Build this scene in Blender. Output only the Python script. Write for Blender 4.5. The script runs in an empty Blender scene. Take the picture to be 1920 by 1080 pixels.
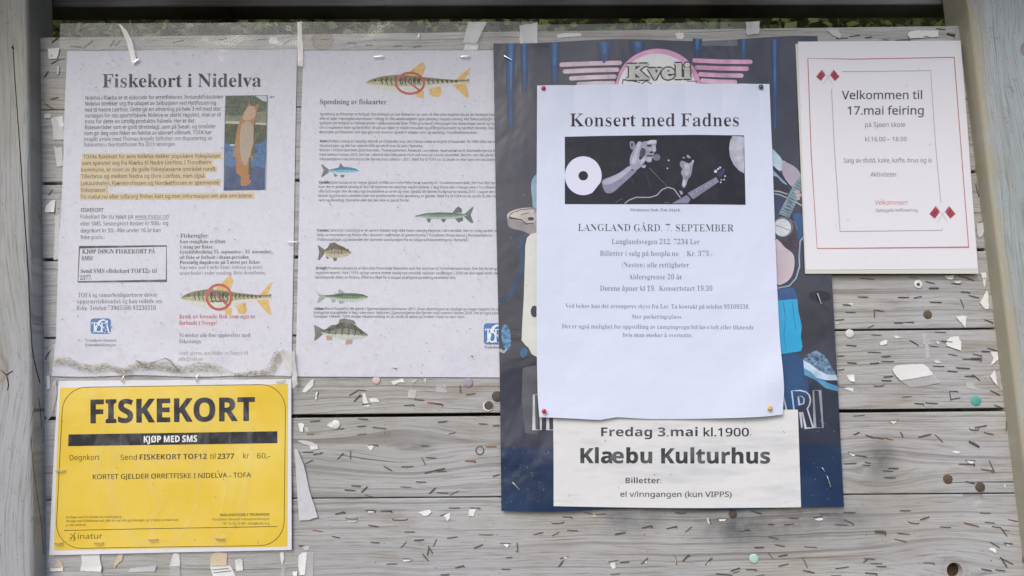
import bpy, bmesh, math, random
import numpy as np
from mathutils import Vector, Matrix
from mathutils.geometry import tessellate_polygon

scene = bpy.context.scene
COL = scene.collection
R = math.radians

# ------------------------------------------------------------------ camera
FPX, DIST, PITCH, ROLL = 1450.0, 0.71, R(7.5), R(0.55)
AIM = Vector((0, 0, 1.35))
CR = Matrix.Rotation(math.pi/2 + PITCH, 3, 'X') @ Matrix.Rotation(-ROLL, 3, 'Z')
CP = AIM - (CR @ Vector((0, 0, -1))) * DIST
cam = bpy.data.cameras.new('camera'); co = bpy.data.objects.new('camera', cam)
COL.objects.link(co); co.matrix_world = Matrix.Translation(CP) @ CR.to_4x4()
cam.sensor_width = 36; cam.lens = FPX/1920*36; cam.clip_end = 500; cam.clip_start = 0.01
scene.camera = co
CRn = np.array(CR); CPn = np.array(CP)

# ------------------------------------------------------------------ sky and sun
w = bpy.data.worlds.new('World'); scene.world = w; w.use_nodes = True
nt = w.node_tree; bg = nt.nodes['Background']
SUN_EL, SUN_AZ = R(40), R(205)      # azimuth measured clockwise from +Y (behind the board)
sky = nt.nodes.new('ShaderNodeTexSky'); sky.sky_type = 'NISHITA'; sky.sun_disc = False
sky.sun_elevation = SUN_EL; sky.sun_rotation = SUN_AZ; sky.dust_density = 2.2; sky.air_density = 1.0; sky.ozone_density = 1.0
nt.links.new(sky.outputs[0], bg.inputs[0]); bg.inputs[1].default_value = 0.14
sl = bpy.data.lights.new('sun', 'SUN'); sl.energy = 0.8; sl.angle = R(25); sl.color = (1, .97, .93)
so = bpy.data.objects.new('sun', sl); COL.objects.link(so)
sd = Vector((math.sin(SUN_AZ)*math.cos(SUN_EL), math.cos(SUN_AZ)*math.cos(SUN_EL), math.sin(SUN_EL)))
so.rotation_euler = sd.to_track_quat('Z', 'Y').to_euler()
scene.view_settings.view_transform = 'Standard'; scene.view_settings.look = 'None'
scene.view_settings.exposure = 0.6; scene.view_settings.gamma = 1
scene.cycles.transparent_max_bounces = 16
scene.cycles.use_denoising = True; scene.cycles.denoising_prefilter = 'NONE'

# ------------------------------------------------------------------ helpers
def proj(p, d=0.0):
    """photo points (n,2) -> world points on the plane d mm proud of the planks"""
    p = np.asarray(p, float).reshape(-1, 2)
    r = np.stack([(p[:, 0]-960)/FPX, -(p[:, 1]-540)/FPX, -np.ones(len(p))], 1) @ CRn.T
    y = -np.asarray(d, float)/1000.0
    t = (y - CPn[1]) / r[:, 1]
    return CPn + r*t[:, None]
def at(x, y, d=0.0): return Vector(proj([(x, y)], d)[0])

def lin(c):
    if isinstance(c, str):
        c = tuple(int(c[i:i+2], 16)/255 for i in (0, 2, 4))
    return tuple((v/12.92 if v <= .04045 else ((v+.055)/1.055)**2.4) for v in c) + (1,)

def tag(o, label=None, cat=None, group=None, kind=None):
    if label: o['label'] = label
    if cat: o['category'] = cat
    if group: o['group'] = group
    if kind: o['kind'] = kind
    return o
def empty(name, loc, label=None, cat=None, group=None):
    o = bpy.data.objects.new(name, None); COL.objects.link(o); o.location = loc; o.empty_display_size = .01
    return tag(o, label, cat, group)
def wloc(o):
    v = Vector((0, 0, 0))
    while o is not None: v = v + o.location; o = o.parent
    return v
def mesh(name, verts, faces, mat, parent=None, loc=None, smooth=False, label=None):
    """verts in world space"""
    v = np.asarray(verts, float)
    if parent is not None: org = np.array(wloc(parent))
    else: org = np.array(loc) if loc is not None else (v.min(0)+v.max(0))/2
    me = bpy.data.meshes.new(name); me.from_pydata((v-org).tolist(), [], faces); me.update()
    if mat is not None: me.materials.append(mat)
    if smooth: me.polygons.foreach_set('use_smooth', [True]*len(me.polygons))
    o = bpy.data.objects.new(name, me); COL.objects.link(o)
    if parent is not None: o.parent = parent
    else: o.location = org
    if label: o['label'] = label
    return o

# node helper
class N:
    def __init__(s, name):
        s.m = bpy.data.materials.new(name); s.m.use_nodes = True; s.t = s.m.node_tree; s.t.nodes.clear()
        s.out = s.t.nodes.new('ShaderNodeOutputMaterial')
    def n(s, typ, **k):
        nd = s.t.nodes.new(typ)
        for a, b in k.items():
            setattr(nd, a, b)
        return nd
    def put(s, sock, v):
        if isinstance(v, bpy.types.NodeSocket): s.t.links.new(v, sock)
        elif v is not None:
            try: sock.default_value = v
            except Exception: sock.default_value = v[:3] if hasattr(v, '__len__') else (v, v, v)
    def math(s, op, a, b=None, c=None, clamp=False):
        nd = s.n('ShaderNodeMath', operation=op); nd.use_clamp = clamp
        for i, x in enumerate((a, b, c)):
            if x is not None: s.put(nd.inputs[i], x)
        return nd.outputs[0]
    def mix(s, f, a, b, blend='MIX'):
        nd = s.n('ShaderNodeMix', data_type='RGBA', blend_type=blend)
        s.put(nd.inputs[0], f); s.put(nd.inputs[6], a); s.put(nd.inputs[7], b); return nd.outputs[2]
    def noise(s, vec, scale, detail=3, rough=.55, dist=0):
        nd = s.n('ShaderNodeTexNoise'); s.put(nd.inputs['Vector'], vec); nd.inputs['Scale'].default_value = scale
        nd.inputs['Detail'].default_value = detail; nd.inputs['Roughness'].default_value = rough; nd.inputs['Distortion'].default_value = dist
        return nd.outputs[0]
    def ramp(s, v, lo, hi, a=0., b=1.):
        nd = s.n('ShaderNodeMapRange'); nd.clamp = True; s.put(nd.inputs[0], v)
        for i, x in enumerate((lo, hi, a, b)): nd.inputs[i+1].default_value = x
        return nd.outputs[0]
    def comb(s, x, y, z):
        nd = s.n('ShaderNodeCombineXYZ')
        for i, v in enumerate((x, y, z)): s.put(nd.inputs[i], v)
        return nd.outputs[0]
    def coord(s, rand=False):
        """world-like coordinates: position in space; things here never move"""
        g = s.n('ShaderNodeNewGeometry'); return g.outputs['Position']
    def sep(s, v):
        nd = s.n('ShaderNodeSeparateXYZ'); s.put(nd.inputs[0], v); return nd.outputs
    def bump(s, h, strength, dist=.001):
        nd = s.n('ShaderNodeBump'); s.put(nd.inputs['Height'], h); nd.inputs['Strength'].default_value = strength
        nd.inputs['Distance'].default_value = dist; return nd.outputs[0]
    def pbr(s, col, rough=.7, spec=.3, normal=None, coat=0, coat_rough=.1, metal=0, alpha=None, coat_normal=None, sub=0):
        b = s.n('ShaderNodeBsdfPrincipled')
        s.put(b.inputs['Base Color'], col); s.put(b.inputs['Roughness'], rough); s.put(b.inputs['Specular IOR Level'], spec)
        s.put(b.inputs['Metallic'], metal)
        if normal is not None: s.put(b.inputs['Normal'], normal)
        if coat: s.put(b.inputs['Coat Weight'], coat); b.inputs['Coat Roughness'].default_value = coat_rough
        if coat_normal is not None: s.put(b.inputs['Coat Normal'], coat_normal)
        if alpha is not None: s.put(b.inputs['Alpha'], alpha)
        s.t.links.new(b.outputs[0], s.out.inputs[0]); return b

INK = {}
def ink(c, name='print_ink', fade=.12, rough=.6, mott=None, scale=220, var=.35, coat=0):
    """printed colour, slightly uneven; mott = second colour mottled in"""
    key = (c, fade, rough, mott, scale, var, coat)
    if key in INK: return INK[key]
    k = N(name); p = k.coord()
    n1 = k.noise(p, 90, 3); base = lin(c)
    if mott: col = k.mix(k.ramp(k.noise(p, scale, 3, .6), .5-var/2, .5+var/2), base, lin(mott))
    else: col = base
    col = k.mix(k.ramp(n1, .45, .75, 0, fade), col, lin('c8c8d2'))
    k.pbr(col, rough, .3, coat=coat, coat_rough=.15)
    INK[key] = k.m; return k.m

def paper(name, c, dirt=.0, dirtc='9a9890', coat=0, wave=.25, rough=.65, streak=0):
    k = N(name); p = k.coord()
    n1 = k.noise(p, 9, 4, .6); col = k.mix(k.ramp(n1, .3, .7, 0, .5), lin(c), tuple(v*.93 for v in lin(c)[:3])+(1,))
    if dirt:
        n2 = k.noise(p, 260, 4, .7); n3 = k.noise(p, 22, 3)
        f = k.math('MULTIPLY', k.ramp(n2, .5, .72, 0, dirt), k.ramp(n3, .3, .6, .45, 1))
        col = k.mix(f, col, lin(dirtc))
    if streak:
        s = k.sep(p); q = k.comb(k.math('MULTIPLY', s[0], .18), s[1], s[2])
        col = k.mix(k.ramp(k.noise(q, 90, 4, .6), .5, .72, 0, streak), col, lin('b4b6c0'))
    h = k.noise(p, 28, 3, .5)
    nrm = k.bump(h, wave, .004)
    k.pbr(col, rough, .35, normal=nrm, coat=coat, coat_rough=.22)
    return k.m

def film(name, milk=.10, gloss=.08, rough=.14, bs=.5, tint='e4e6e4', glare_patches=False):
    k = N(name); p = k.coord(); q = k.sep(p)
    n = k.noise(k.comb(q[0], q[1], k.math('MULTIPLY', q[2], .45)), 11, 3, .5, 1.2)
    nrm = k.bump(k.math('ADD', n, k.math('MULTIPLY', k.noise(p, 34, 2), .3)), bs, .006)
    tr = k.n('ShaderNodeBsdfTransparent'); di = k.n('ShaderNodeBsdfDiffuse'); di.inputs[0].default_value = lin(tint)
    gl = k.n('ShaderNodeBsdfGlossy'); gl.inputs['Roughness'].default_value = rough; k.put(gl.inputs['Normal'], nrm)
    fold = k.ramp(k.math('ABSOLUTE', k.math('SUBTRACT', n, .52)), 0, .025, 1, 0)
    m = k.math('ADD', k.ramp(n, .55, .75, 0, milk), k.math('MULTIPLY', fold, milk*.9)) if glare_patches else k.ramp(n, .3, .75, milk*.75, milk*1.6)  # film glare is put into the white patches and fold lines as colour
    m1 = k.n('ShaderNodeMixShader'); k.put(m1.inputs[0], m)
    k.t.links.new(tr.outputs[0], m1.inputs[1]); k.t.links.new(di.outputs[0], m1.inputs[2])
    m2 = k.n('ShaderNodeMixShader'); m2.inputs[0].default_value = gloss
    k.t.links.new(m1.outputs[0], m2.inputs[1]); k.t.links.new(gl.outputs[0], m2.inputs[2])
    k.t.links.new(m2.outputs[0], k.out.inputs[0]); return k.m

def X(px, py): v = at(px, py); return (v.x, v.z)
PXM = 1/2042.0
def wood(name, along, c1, c2, knots=(), smudges=(), cracks=.0, edge=None, stain=.35, lines=.35, peel=0):
    """weathered softwood; along='X' or 'Z' = grain direction; lean handled by caller"""
    k = N(name); p = k.coord(); s = k.sep(p)
    a, c = (s[0], s[2]) if along == 'X' else (s[2], s[0])
    oi = k.n('ShaderNodeObjectInfo'); rnd = k.math('MULTIPLY', oi.outputs['Random'], 13.0)
    if along == 'Z' and edge: c = k.math('SUBTRACT', c, k.math('MULTIPLY', s[2], edge[0]))
    wob = k.noise(k.comb(k.math('MULTIPLY', a, 5.0), k.math('MULTIPLY', c, 9.0), rnd), 1.0, 3, .5)
    cc = k.math('ADD', c, k.math('MULTIPLY', k.math('SUBTRACT', wob, .5), .015))
    kmask = None; ring = None
    for (kx, kz, r, *vis) in knots:
        ka, kc = (kx, kz) if along == 'X' else (kz, kx)
        if along == 'Z' and edge: kc = kx - kz*edge[0]
        da = k.math('SUBTRACT', a, ka); dc = k.math('SUBTRACT', c, kc)
        e = k.math('ADD', k.math('POWER', k.math('DIVIDE', da, 4.5*r), 2.0), k.math('POWER', k.math('DIVIDE', dc, 2.2*r), 2.0))
        t = k.math('EXPONENT', k.math('MULTIPLY', e, -1.0))
        cc = k.math('ADD', kc, k.math('MULTIPLY', k.math('SUBTRACT', cc, kc), k.math('SUBTRACT', 1.0, k.math('MULTIPLY', t, .86))))
        d = k.math('DIVIDE', k.math('SQRT', k.math('ADD', k.math('POWER', da, 2.0), k.math('POWER', dc, 2.0))), r)
        mk = k.ramp(d, .85, 1.1, 1, 0)
        if vis: mk = k.math('MULTIPLY', mk, vis[0])
        kmask = mk if kmask is None else k.math('MAXIMUM', kmask, mk)
        ring = d if ring is None else k.math('MINIMUM', ring, d)
    v1 = k.comb(k.math('MULTIPLY', a, 2.2), k.math('MULTIPLY', cc, 260), rnd)
    late = k.ramp(k.noise(v1, 1.0, 2, .4), .56, .70)
    v2 = k.comb(k.math('MULTIPLY', a, 9), k.math('MULTIPLY', cc, 1100), rnd)
    fine = k.noise(v2, 1.0, 2, .5)
    v3 = k.comb(k.math('MULTIPLY', a, 3), k.math('MULTIPLY', cc, 32), rnd)
    broad = k.noise(v3, 1.0, 3, .5)
    big = k.noise(p, 7.5, 4, .6)
    col = k.mix(k.ramp(broad, .35, .65), lin(c1), lin(c2))
    col = k.mix(k.ramp(fine, .35, .75, 0, .38), col, lin('5e5a55'))
    col = k.mix(k.math('MULTIPLY', late, lines), col, lin('6b645c'))
    col = k.mix(k.ramp(big, .52, .72, 0, stain), col, lin('8f7a62'))
    col = k.mix(k.ramp(k.noise(p, 3.3, 3, .5), .4, .65, 0, .5), col, lin('b2b5c0'))
    if cracks or along == 'Z':
        vs = k.comb(k.math('MULTIPLY', a, 7), k.math('MULTIPLY', cc, 60), rnd)
        st_ = k.math('MULTIPLY', k.ramp(k.noise(vs, 1.0, 4, .65), .53, .72), k.ramp(k.noise(p, 5.5, 2), .42, .6))
        col = k.mix(k.math('MULTIPLY', st_, .8 if along == 'X' else .35), col, lin('857360'))
        vg = k.comb(k.math('MULTIPLY', a, 4), k.math('MULTIPLY', cc, 25), k.math('ADD', rnd, 7.0))
        col = k.mix(k.ramp(k.noise(vg, 1.0, 4, .6), .5, .75, 0, .35), col, lin('8d9184'))
        vf = k.comb(k.math('MULTIPLY', a, 30), k.math('MULTIPLY', cc, 700), k.math('ADD', rnd, 3.0))
        col = k.mix(k.ramp(k.noise(vf, 1.0, 3, .6), .52, .70, 0, .55), col, lin('6a655e'))
        vc = k.comb(k.math('MULTIPLY', a, 6), k.math('MULTIPLY', cc, 520), k.math('ADD', rnd, 5.0))
        col = k.mix(k.ramp(k.noise(vc, 1.0, 1, .4), .735, .76, 0, .75), col, lin('423a33'))
    if along == 'Z':
        vw = k.comb(k.math('MULTIPLY', a, 14), k.math('MULTIPLY', cc, 90), k.math('ADD', rnd, 9.0))
        col = k.mix(k.ramp(k.noise(vw, 1.0, 5, .7), .52, .7, 0, .35), col, lin('77746c'))
        col = k.mix(k.ramp(k.noise(p, 75, 5, .75), .62, .7, 0, .5), col, lin('6f6a60'))
    dots = k.noise(p, 430, 2, .5)
    col = k.mix(k.ramp(dots, .68, .75, 0, .7), col, lin('4a4038'))
    if kmask is not None:
        rr = k.math('FRACT', k.math('MULTIPLY', ring, 3.3))
        kc_ = k.mix(k.ramp(rr, .2, .9, 0, .45), lin('998c80'), lin('6d5d50'))
        col = k.mix(k.math('MULTIPLY', kmask, .8), col, kc_)
        rim = k.math('MULTIPLY', k.math('MULTIPLY', k.ramp(ring, .82, .98), k.ramp(ring, 1.0, 1.2, 1, 0)), k.math('MULTIPLY', kmask, 1.0))
        col = k.mix(k.math('MULTIPLY', rim, .55), col, lin('5a4c40'))
    for (sx, sz, rx, rz, st) in smudges:
        e = k.math('ADD', k.math('POWER', k.math('DIVIDE', k.math('SUBTRACT', s[0], sx), rx), 2.0), k.math('POWER', k.math('DIVIDE', k.math('SUBTRACT', s[2], sz), rz), 2.0))
        t = k.math('EXPONENT', k.math('MULTIPLY', e, -1.0))
        t = k.math('MULTIPLY', k.math('MULTIPLY', t, st), k.ramp(k.noise(p, 60, 4, .65), .3, .65, .45, 1))
        col = k.mix(t, col, lin('3c424a'))
    if edge and len(edge) > 1:      # worn paint towards the corner
        c0, c1_, ec = edge[1]
        f = k.ramp(k.math('ADD', c, k.math('MULTIPLY', k.math('SUBTRACT', k.noise(p, 35, 4, .6), .5), .022)), c0, c1_, 1, 0)
        col = k.mix(k.math('MULTIPLY', f, .85), col, lin(ec))
    if peel:
        col = k.mix(k.ramp(k.noise(k.comb(s[0], s[1], k.math('MULTIPLY', s[2], .3)), 55, 5, .65), .62, .72, 0, peel), col, lin('d2d6d4'))
        col = k.mix(k.ramp(k.noise(p, 38, 5, .7), .66, .72, 0, .6), col, lin('8c8478'))
    h = k.math('SUBTRACT', k.math('MULTIPLY', fine, .5), k.math('MULTIPLY', late, .6))
    k.pbr(col, .78, .25, normal=k.bump(h, .6, .0007))
    return k.m

def plain(name, c, rough=.6, spec=.4, metal=0, coat=0, c2=None, scale=60):
    k = N(name)
    col = lin(c)
    if c2: col = k.mix(k.ramp(k.noise(k.coord(), scale, 4, .6), .35, .65), lin(c), lin(c2))
    k.pbr(col, rough, spec, metal=metal, coat=coat)
    return k.m

# ------------------------------------------------------------------ surfaces that sheets and their print share
class Surf:
    def __init__(s, d, amp=.35, seed=1, lam=.09, extra=None):
        s.d = d; s.amp = amp; s.lam = lam; s.extra = extra
        rn = random.Random(seed)
        s.w = [(rn.uniform(.5, 1.1)*2*math.pi/lam*math.cos(a), rn.uniform(.5, 1.1)*2*math.pi/lam*math.sin(a), rn.uniform(0, 6.28)) for a in [rn.uniform(0, 3.14) for _ in range(5)]]
    def wave(s, P, px):
        z = np.zeros(len(P))
        for a, b, c in s.w: z += np.sin(P[:, 0]*a + P[:, 2]*b + c)
        z *= s.amp/3
        if s.extra is not None: z = z + s.extra(px[:, 0], px[:, 1])
        return z
    def map(s, px, off=0.0):
        px = np.asarray(px, float).reshape(-1, 2)
        P = proj(px, s.d)
        P[:, 1] = -(s.d + s.wave(P, px) + off)/1000
        return P

def polyl(pts, v):
    """point at fraction v (by y or x) along a polyline"""
    pts = np.asarray(pts, float); L = np.r_[0, np.cumsum(np.hypot(*np.diff(pts, axis=0).T))]
    return np.stack([np.interp(v*L[-1], L, pts[:, 0]), np.interp(v*L[-1], L, pts[:, 1])], -1)
def sheet(name, surf, left, right, nx, ny, mat, parent=None, thick=.12, off=0, top=None, bottom=None, label=None):
    """left/right: polylines top to bottom; top/bottom: functions u -> (dx,dy) ripple"""
    V = []
    for j in range(ny+1):
        v = j/ny; a = polyl(left, v); b = polyl(right, v)
        for i in range(nx+1):
            u = i/nx; p = a*(1-u)+b*u
            if top is not None: p = p + np.array(top(u))*(1-v)**3
            if bottom is not None: p = p + np.array(bottom(u))*v**3
            V.append(p)
    V = np.array(V); F = surf.map(V, off); B = F.copy(); B[:, 1] += thick/1000
    n = len(V); W = nx+1; faces = []
    if thick == 0: return mesh(name, F, [(j*W+i, (j+1)*W+i, (j+1)*W+i+1, j*W+i+1) for j in range(ny) for i in range(nx)], mat, parent, smooth=True, label=label)
    for j in range(ny):
        for i in range(nx):
            a = j*W+i; faces.append((a, a+W, a+W+1, a+1)); faces.append((n+a, n+a+1, n+a+W+1, n+a+W))
    ring = [i for i in range(nx)] + [j*W+nx for j in range(ny)] + [ny*W+i for i in range(nx, 0, -1)] + [j*W for j in range(ny, 0, -1)]
    for a, b in zip(ring, ring[1:]+ring[:1]): faces.append((a, b, n+b, n+a))
    return mesh(name, np.vstack([F, B]), faces, mat, parent, smooth=False, label=label)

class Print:
    """flat print collected in photo points, then laid on a surface"""
    def __init__(s): s.v = []; s.f = []
    def tris(s, v, f):
        b = len(s.v); s.v += [tuple(p) for p in v]; s.f += [tuple(i+b for i in t) for t in f]; return s
    def poly(s, *loops):
        ls = [[Vector((x, y, 0)) for x, y in l] for l in loops]
        t = tessellate_polygon(ls); return s.tris([(p.x, p.y) for l in ls for p in l], t)
    def spoly(s, pts, it=2):
        p = [np.array(q, float) for q in pts]
        for _ in range(it):
            p = [v for a, b in zip(p, p[1:]+p[:1]) for v in (a*.75+b*.25, a*.25+b*.75)]
        return s.poly([tuple(q) for q in p])
    def line(s, pts, w, closed=False, w2=None):
        pts = [np.array(p, float) for p in pts]
        if closed: pts = pts + [pts[0]]
        n = len(pts); L = []; Rr = []
        for i in range(n):
            a = pts[max(i-1, 0)]; b = pts[min(i+1, n-1)]
            if closed and i in (0, n-1): a, b = pts[-2], pts[1]
            d = b-a; l = math.hypot(*d) or 1; nn = np.array((-d[1], d[0]))/l
            ww = w if w2 is None else w+(w2-w)*i/(n-1)
            sc = 1.0
            if 0 < i < n-1 or closed:
                e = pts[i]-a; le = math.hypot(*e) or 1
                cs = abs(np.dot(nn, np.array((-e[1], e[0]))/le)); sc = 1/max(cs, .5)
            L.append(pts[i]+nn*ww/2*sc); Rr.append(pts[i]-nn*ww/2*sc)
        f = []
        for i in range(n-1): f += [(i, i+1, n+i+1), (i, n+i+1, n+i)]
        return s.tris(L+Rr, f)
    def ell(s, cx, cy, rx, ry, a0=0, a1=360, n=28, rot=0):
        c, q = math.cos(R(rot)), math.sin(R(rot)); P = []
        for i in range(n+1 if a1-a0 < 360 else n):
            t = R(a0+(a1-a0)*i/n); x, y = rx*math.cos(t), ry*math.sin(t); P.append((cx+x*c-y*q, cy+x*q+y*c))
        return s.poly(P)
    def ring(s, cx, cy, rx, ry, w, n=40, a0=0, a1=360):
        P = [(cx+rx*math.cos(R(a0+(a1-a0)*i/n)), cy+ry*math.sin(R(a0+(a1-a0)*i/n))) for i in range(n if a1-a0 == 360 else n+1)]
        return s.line(P, w, closed=(a1-a0 == 360))
    def put(s, name, surf, mat, parent, layer=1, maxl=13, label=None):
        v = list(s.v); out = []; st = list(s.f)
        while st:
            a, b, c = st.pop()
            e = [(math.dist(v[a], v[b]), a, b, c), (math.dist(v[b], v[c]), b, c, a), (math.dist(v[c], v[a]), c, a, b)]
            l, i, j, k = max(e)
            if l > maxl:
                v.append(((v[i][0]+v[j][0])/2, (v[i][1]+v[j][1])/2)); m = len(v)-1
                st += [(i, m, k), (m, j, k)]
            else:
                (x1, y1), (x2, y2), (x3, y3) = v[a], v[b], v[c]
                if (x2-x1)*(y3-y1)-(x3-x1)*(y2-y1) > 0: out.append((a, c, b))
                else: out.append((a, b, c))
        return mesh(name, surf.map(v, .05+.045*layer), out, mat, parent, label=label)

# ------------------------------------------------------------------ type: outlines of Blender's own built-in font
STY = {'sb': (0x1D400, 0x1D41A, 0x1D7CE), 'nb': (0x1D5D4, 0x1D5EE, 0x1D7EC), 'nr': (0x1D5A0, 0x1D5BA, 0x1D7E2)}
AZ = 'ABDEFGHIJKLMNOPRSTV'; LC = 'abdeghijklmnoprstuy'
USED = {'nb': '.1237:'+AZ.replace('V', '')+LC, 'nr': '!(),-./0123456789:@C'+AZ+LC+'cfvwx–•', 'sb': '!(),-./0123456789:;@'+AZ+LC+'cfv«»'}
def mapped(st, ch):
    A, a, z = STY[st]
    if 'A' <= ch <= 'Z': return chr(A+ord(ch)-65)
    if 'a' <= ch <= 'z': return chr(a+ord(ch)-97)
    if '0' <= ch <= '9': return chr(z+ord(ch)-48)
    return ch
RAW = {}
def load_type():
    LS = 3.0; obs = []
    for st in STY:
        H = mapped(st, 'H')
        for kd in 'ga':
            c = bpy.data.curves.new('type', 'FONT'); c.size = 1; c.resolution_u = 2; c.space_line = LS
            c.body = '\n'.join(mapped(st, ch) if kd == 'g' else H+mapped(st, ch)+H for ch in ['H']+list(USED[st]))
            o = bpy.data.objects.new('type', c); COL.objects.link(o); obs.append((st, kd, o))
    bpy.context.view_layer.update(); dg = bpy.context.evaluated_depsgraph_get(); data = {}
    for st, kd, o in obs:
        me = o.evaluated_get(dg).to_mesh(); me.calc_loop_triangles()
        v = np.array([x.co[:2] for x in me.vertices]).reshape(-1, 2); t = np.array([tuple(x.vertices) for x in me.loop_triangles])
        ln = np.rint((.35-v[:, 1])/LS).astype(int)
        for i, ch in enumerate(['H']+list(USED[st])):
            m = np.where(ln == i)[0]; vv = v[m]+np.array((0, i*LS))
            if kd == 'a': data[st, ch, 'a'] = vv[:, 0].max()
            else:
                mp = {int(q): j for j, q in enumerate(m)}; sel = t[ln[t[:, 0]] == i]
                data[st, ch, 'g'] = (vv, [tuple(mp[int(q)] for q in f) for f in sel])
        o.evaluated_get(dg).to_mesh_clear()
    for st in STY:
        Hv = data[st, 'H', 'g'][0]; cap = Hv[:, 1].max(); base = data[st, 'H', 'a']
        advH = (base-Hv[:, 0].max())/2
        for ch in USED[st]:
            v, t = data[st, ch, 'g']; adv = data[st, ch, 'a'] - (Hv[:, 0].max()+advH)
            RAW[st, ch] = (v/cap, t, adv/cap)
    for _, _, o in obs:
        c = o.data; bpy.data.objects.remove(o); bpy.data.curves.remove(c)
load_type()
def shift(v, t, dx, dy):
    """move outline points along their normals: thins (+) or thickens (-) the strokes"""
    # welded copy so that only true outline edges count
    key = {}; idx = []
    for p in v:
        q = (round(p[0], 5), round(p[1], 5)); idx.append(key.setdefault(q, len(key)))
    P = np.zeros((len(key), 2))
    for p, i in zip(v, idx): P[i] = p
    T = [tuple(idx[i] for i in f) for f in t]; E = {}
    T2 = []
    for a, b, c in T:
        if len({a, b, c}) < 3: continue
        (x1, y1), (x2, y2), (x3, y3) = P[a], P[b], P[c]
        if (x2-x1)*(y3-y1)-(x3-x1)*(y2-y1) < 0: b, c = c, b
        T2.append((a, b, c))
        for e in ((a, b), (b, c), (c, a)): E[e] = 1
    nrm = np.zeros_like(P); cnt = np.zeros(len(P))
    for (a, b) in E:
        if (b, a) not in E:
            d = P[b]-P[a]; l = math.hypot(*d)
            if l < 1e-7: continue
            n = np.array((d[1], -d[0]))/l
            nrm[a] += n; nrm[b] += n; cnt[a] += 1; cnt[b] += 1
    ln = np.hypot(nrm[:, 0], nrm[:, 1]); ln[ln == 0] = 1
    u = nrm/ln[:, None]; mit = np.clip(2/np.maximum(ln, 1.0), 1, 1.8)
    Q = P.copy(); Q[:, 0] -= u[:, 0]*dx*mit; Q[:, 1] -= u[:, 1]*dy*mit
    return Q, T2
G = {}
BASE = {'sb': ('sb', 0, 0), 'sm': ('sb', .018, 0), 'sr': ('sb', .034, .004), 'nb': ('nb', 0, 0), 'nx': ('nb', -.02, -.02),
        'nr': ('nr', 0, 0), 'nn': ('nr', -.010, -.006), 'nm': ('nr', -.018, -.014), 'nl': ('nr', .012, .01)}
def glyph(st, ch):
    if (st, ch) in G: return G[st, ch]
    b, dx, dy = BASE[st]
    def get(c):
        v, t, a = RAW[b, c]
        if len(v) and (dx or dy): v, t = shift(v, t, dx, dy)
        return np.array(v), list(t), a
    bold = .16 if st in ('sb', 'nb', 'nx', 'sm') else .09
    def add(v, t, v2, t2): n = len(v); return np.vstack([v, v2]), t+[tuple(i+n for i in f) for f in t2]
    def slash(x0, y0, x1, y1, w):
        d = np.array((x1-x0, y1-y0)); n = np.array((-d[1], d[0]))/math.hypot(*d)*w/2
        return np.array([(x0, y0)-n, (x1, y1)-n, (x1, y1)+n, (x0, y0)+n]), [(0, 1, 2), (0, 2, 3)]
    if ch in 'øØ':
        v, t, a = get('o' if ch == 'ø' else 'O'); x0, x1, y0, y1 = v[:, 0].min(), v[:, 0].max(), v[:, 1].min(), v[:, 1].max()
        e = .04*(y1-y0); v, t = add(v, t, *slash(x0+.02, y0-e, x1-.02, y1+e, bold*.55)); r = (v, t, a)
    elif ch in 'åÅäöóíé':
        bs = {'å': 'a', 'Å': 'A', 'ä': 'a', 'ö': 'o', 'ó': 'o', 'í': 'i', 'é': 'e'}[ch]; v, t, a = get(bs); cx = (v[:, 0].min()+v[:, 0].max())/2; top = v[:, 1].max()
        if ch in 'åÅ':
            r0, r1 = .13, .07; n = 12; ty = top+.2 if ch == 'å' else top+.12
            vv = [(cx+r*math.cos(2*math.pi*i/n), ty+r*math.sin(2*math.pi*i/n)) for r in (r0, r1) for i in range(n)]
            tt = []
            for i in range(n): j = (i+1) % n; tt += [(i, j, n+j), (i, n+j, n+i)]
            v, t = add(v, t, np.array(vv), tt)
        elif ch == 'ó': v, t = add(v, t, *slash(cx-.03, top+.08, cx+.1, top+.28, bold*.7))
        else:
            for q in (-.12, .12): v, t = add(v, t, *slash(cx+q-.05, top+.16, cx+q+.05, top+.16, .1))
        r = (v, t, a)
    elif ch in 'æÆ':
        v, t, a = get('a' if ch == 'æ' else 'A'); v2, t2, a2 = get('e' if ch == 'æ' else 'E')
        ov = .13 if ch == 'æ' else .35
        v2 = v2+np.array((a-ov-v2[:, 0].min()*.5, 0)); v, t = add(v, t, v2, t2); r = (v, t, a+a2-ov)
    else:
        if (b, ch) not in RAW: ch = '-'
        r = get(ch)
    G[st, ch] = r; return r
def text(P, s, x0, x1, y, cap, st='nr', slope=0.0, slant=0.0):
    """one line: fills x0..x1 with its baseline at y (left end); cap height in photo px"""
    pen = 0; parts = []
    for ch in s:
        if ch == ' ': pen += .36; continue
        v, t, a = glyph(st, ch); parts.append((pen, v, t)); pen += a
    if not parts: return P
    tot = max(p+v[:, 0].max() for p, v, t in parts if len(v)); first = parts[0][1][:, 0].min(); sx = (x1-x0)/(tot-first)
    for p, v, t in parts:
        if not len(v): continue
        xx = x0+(p+v[:, 0]-first)*sx + v[:, 1]*slant*cap; yy = y-v[:, 1]*cap+slope*(xx-x0)
        P.tris(np.stack([xx, yy], 1), t)
    return P

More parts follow.
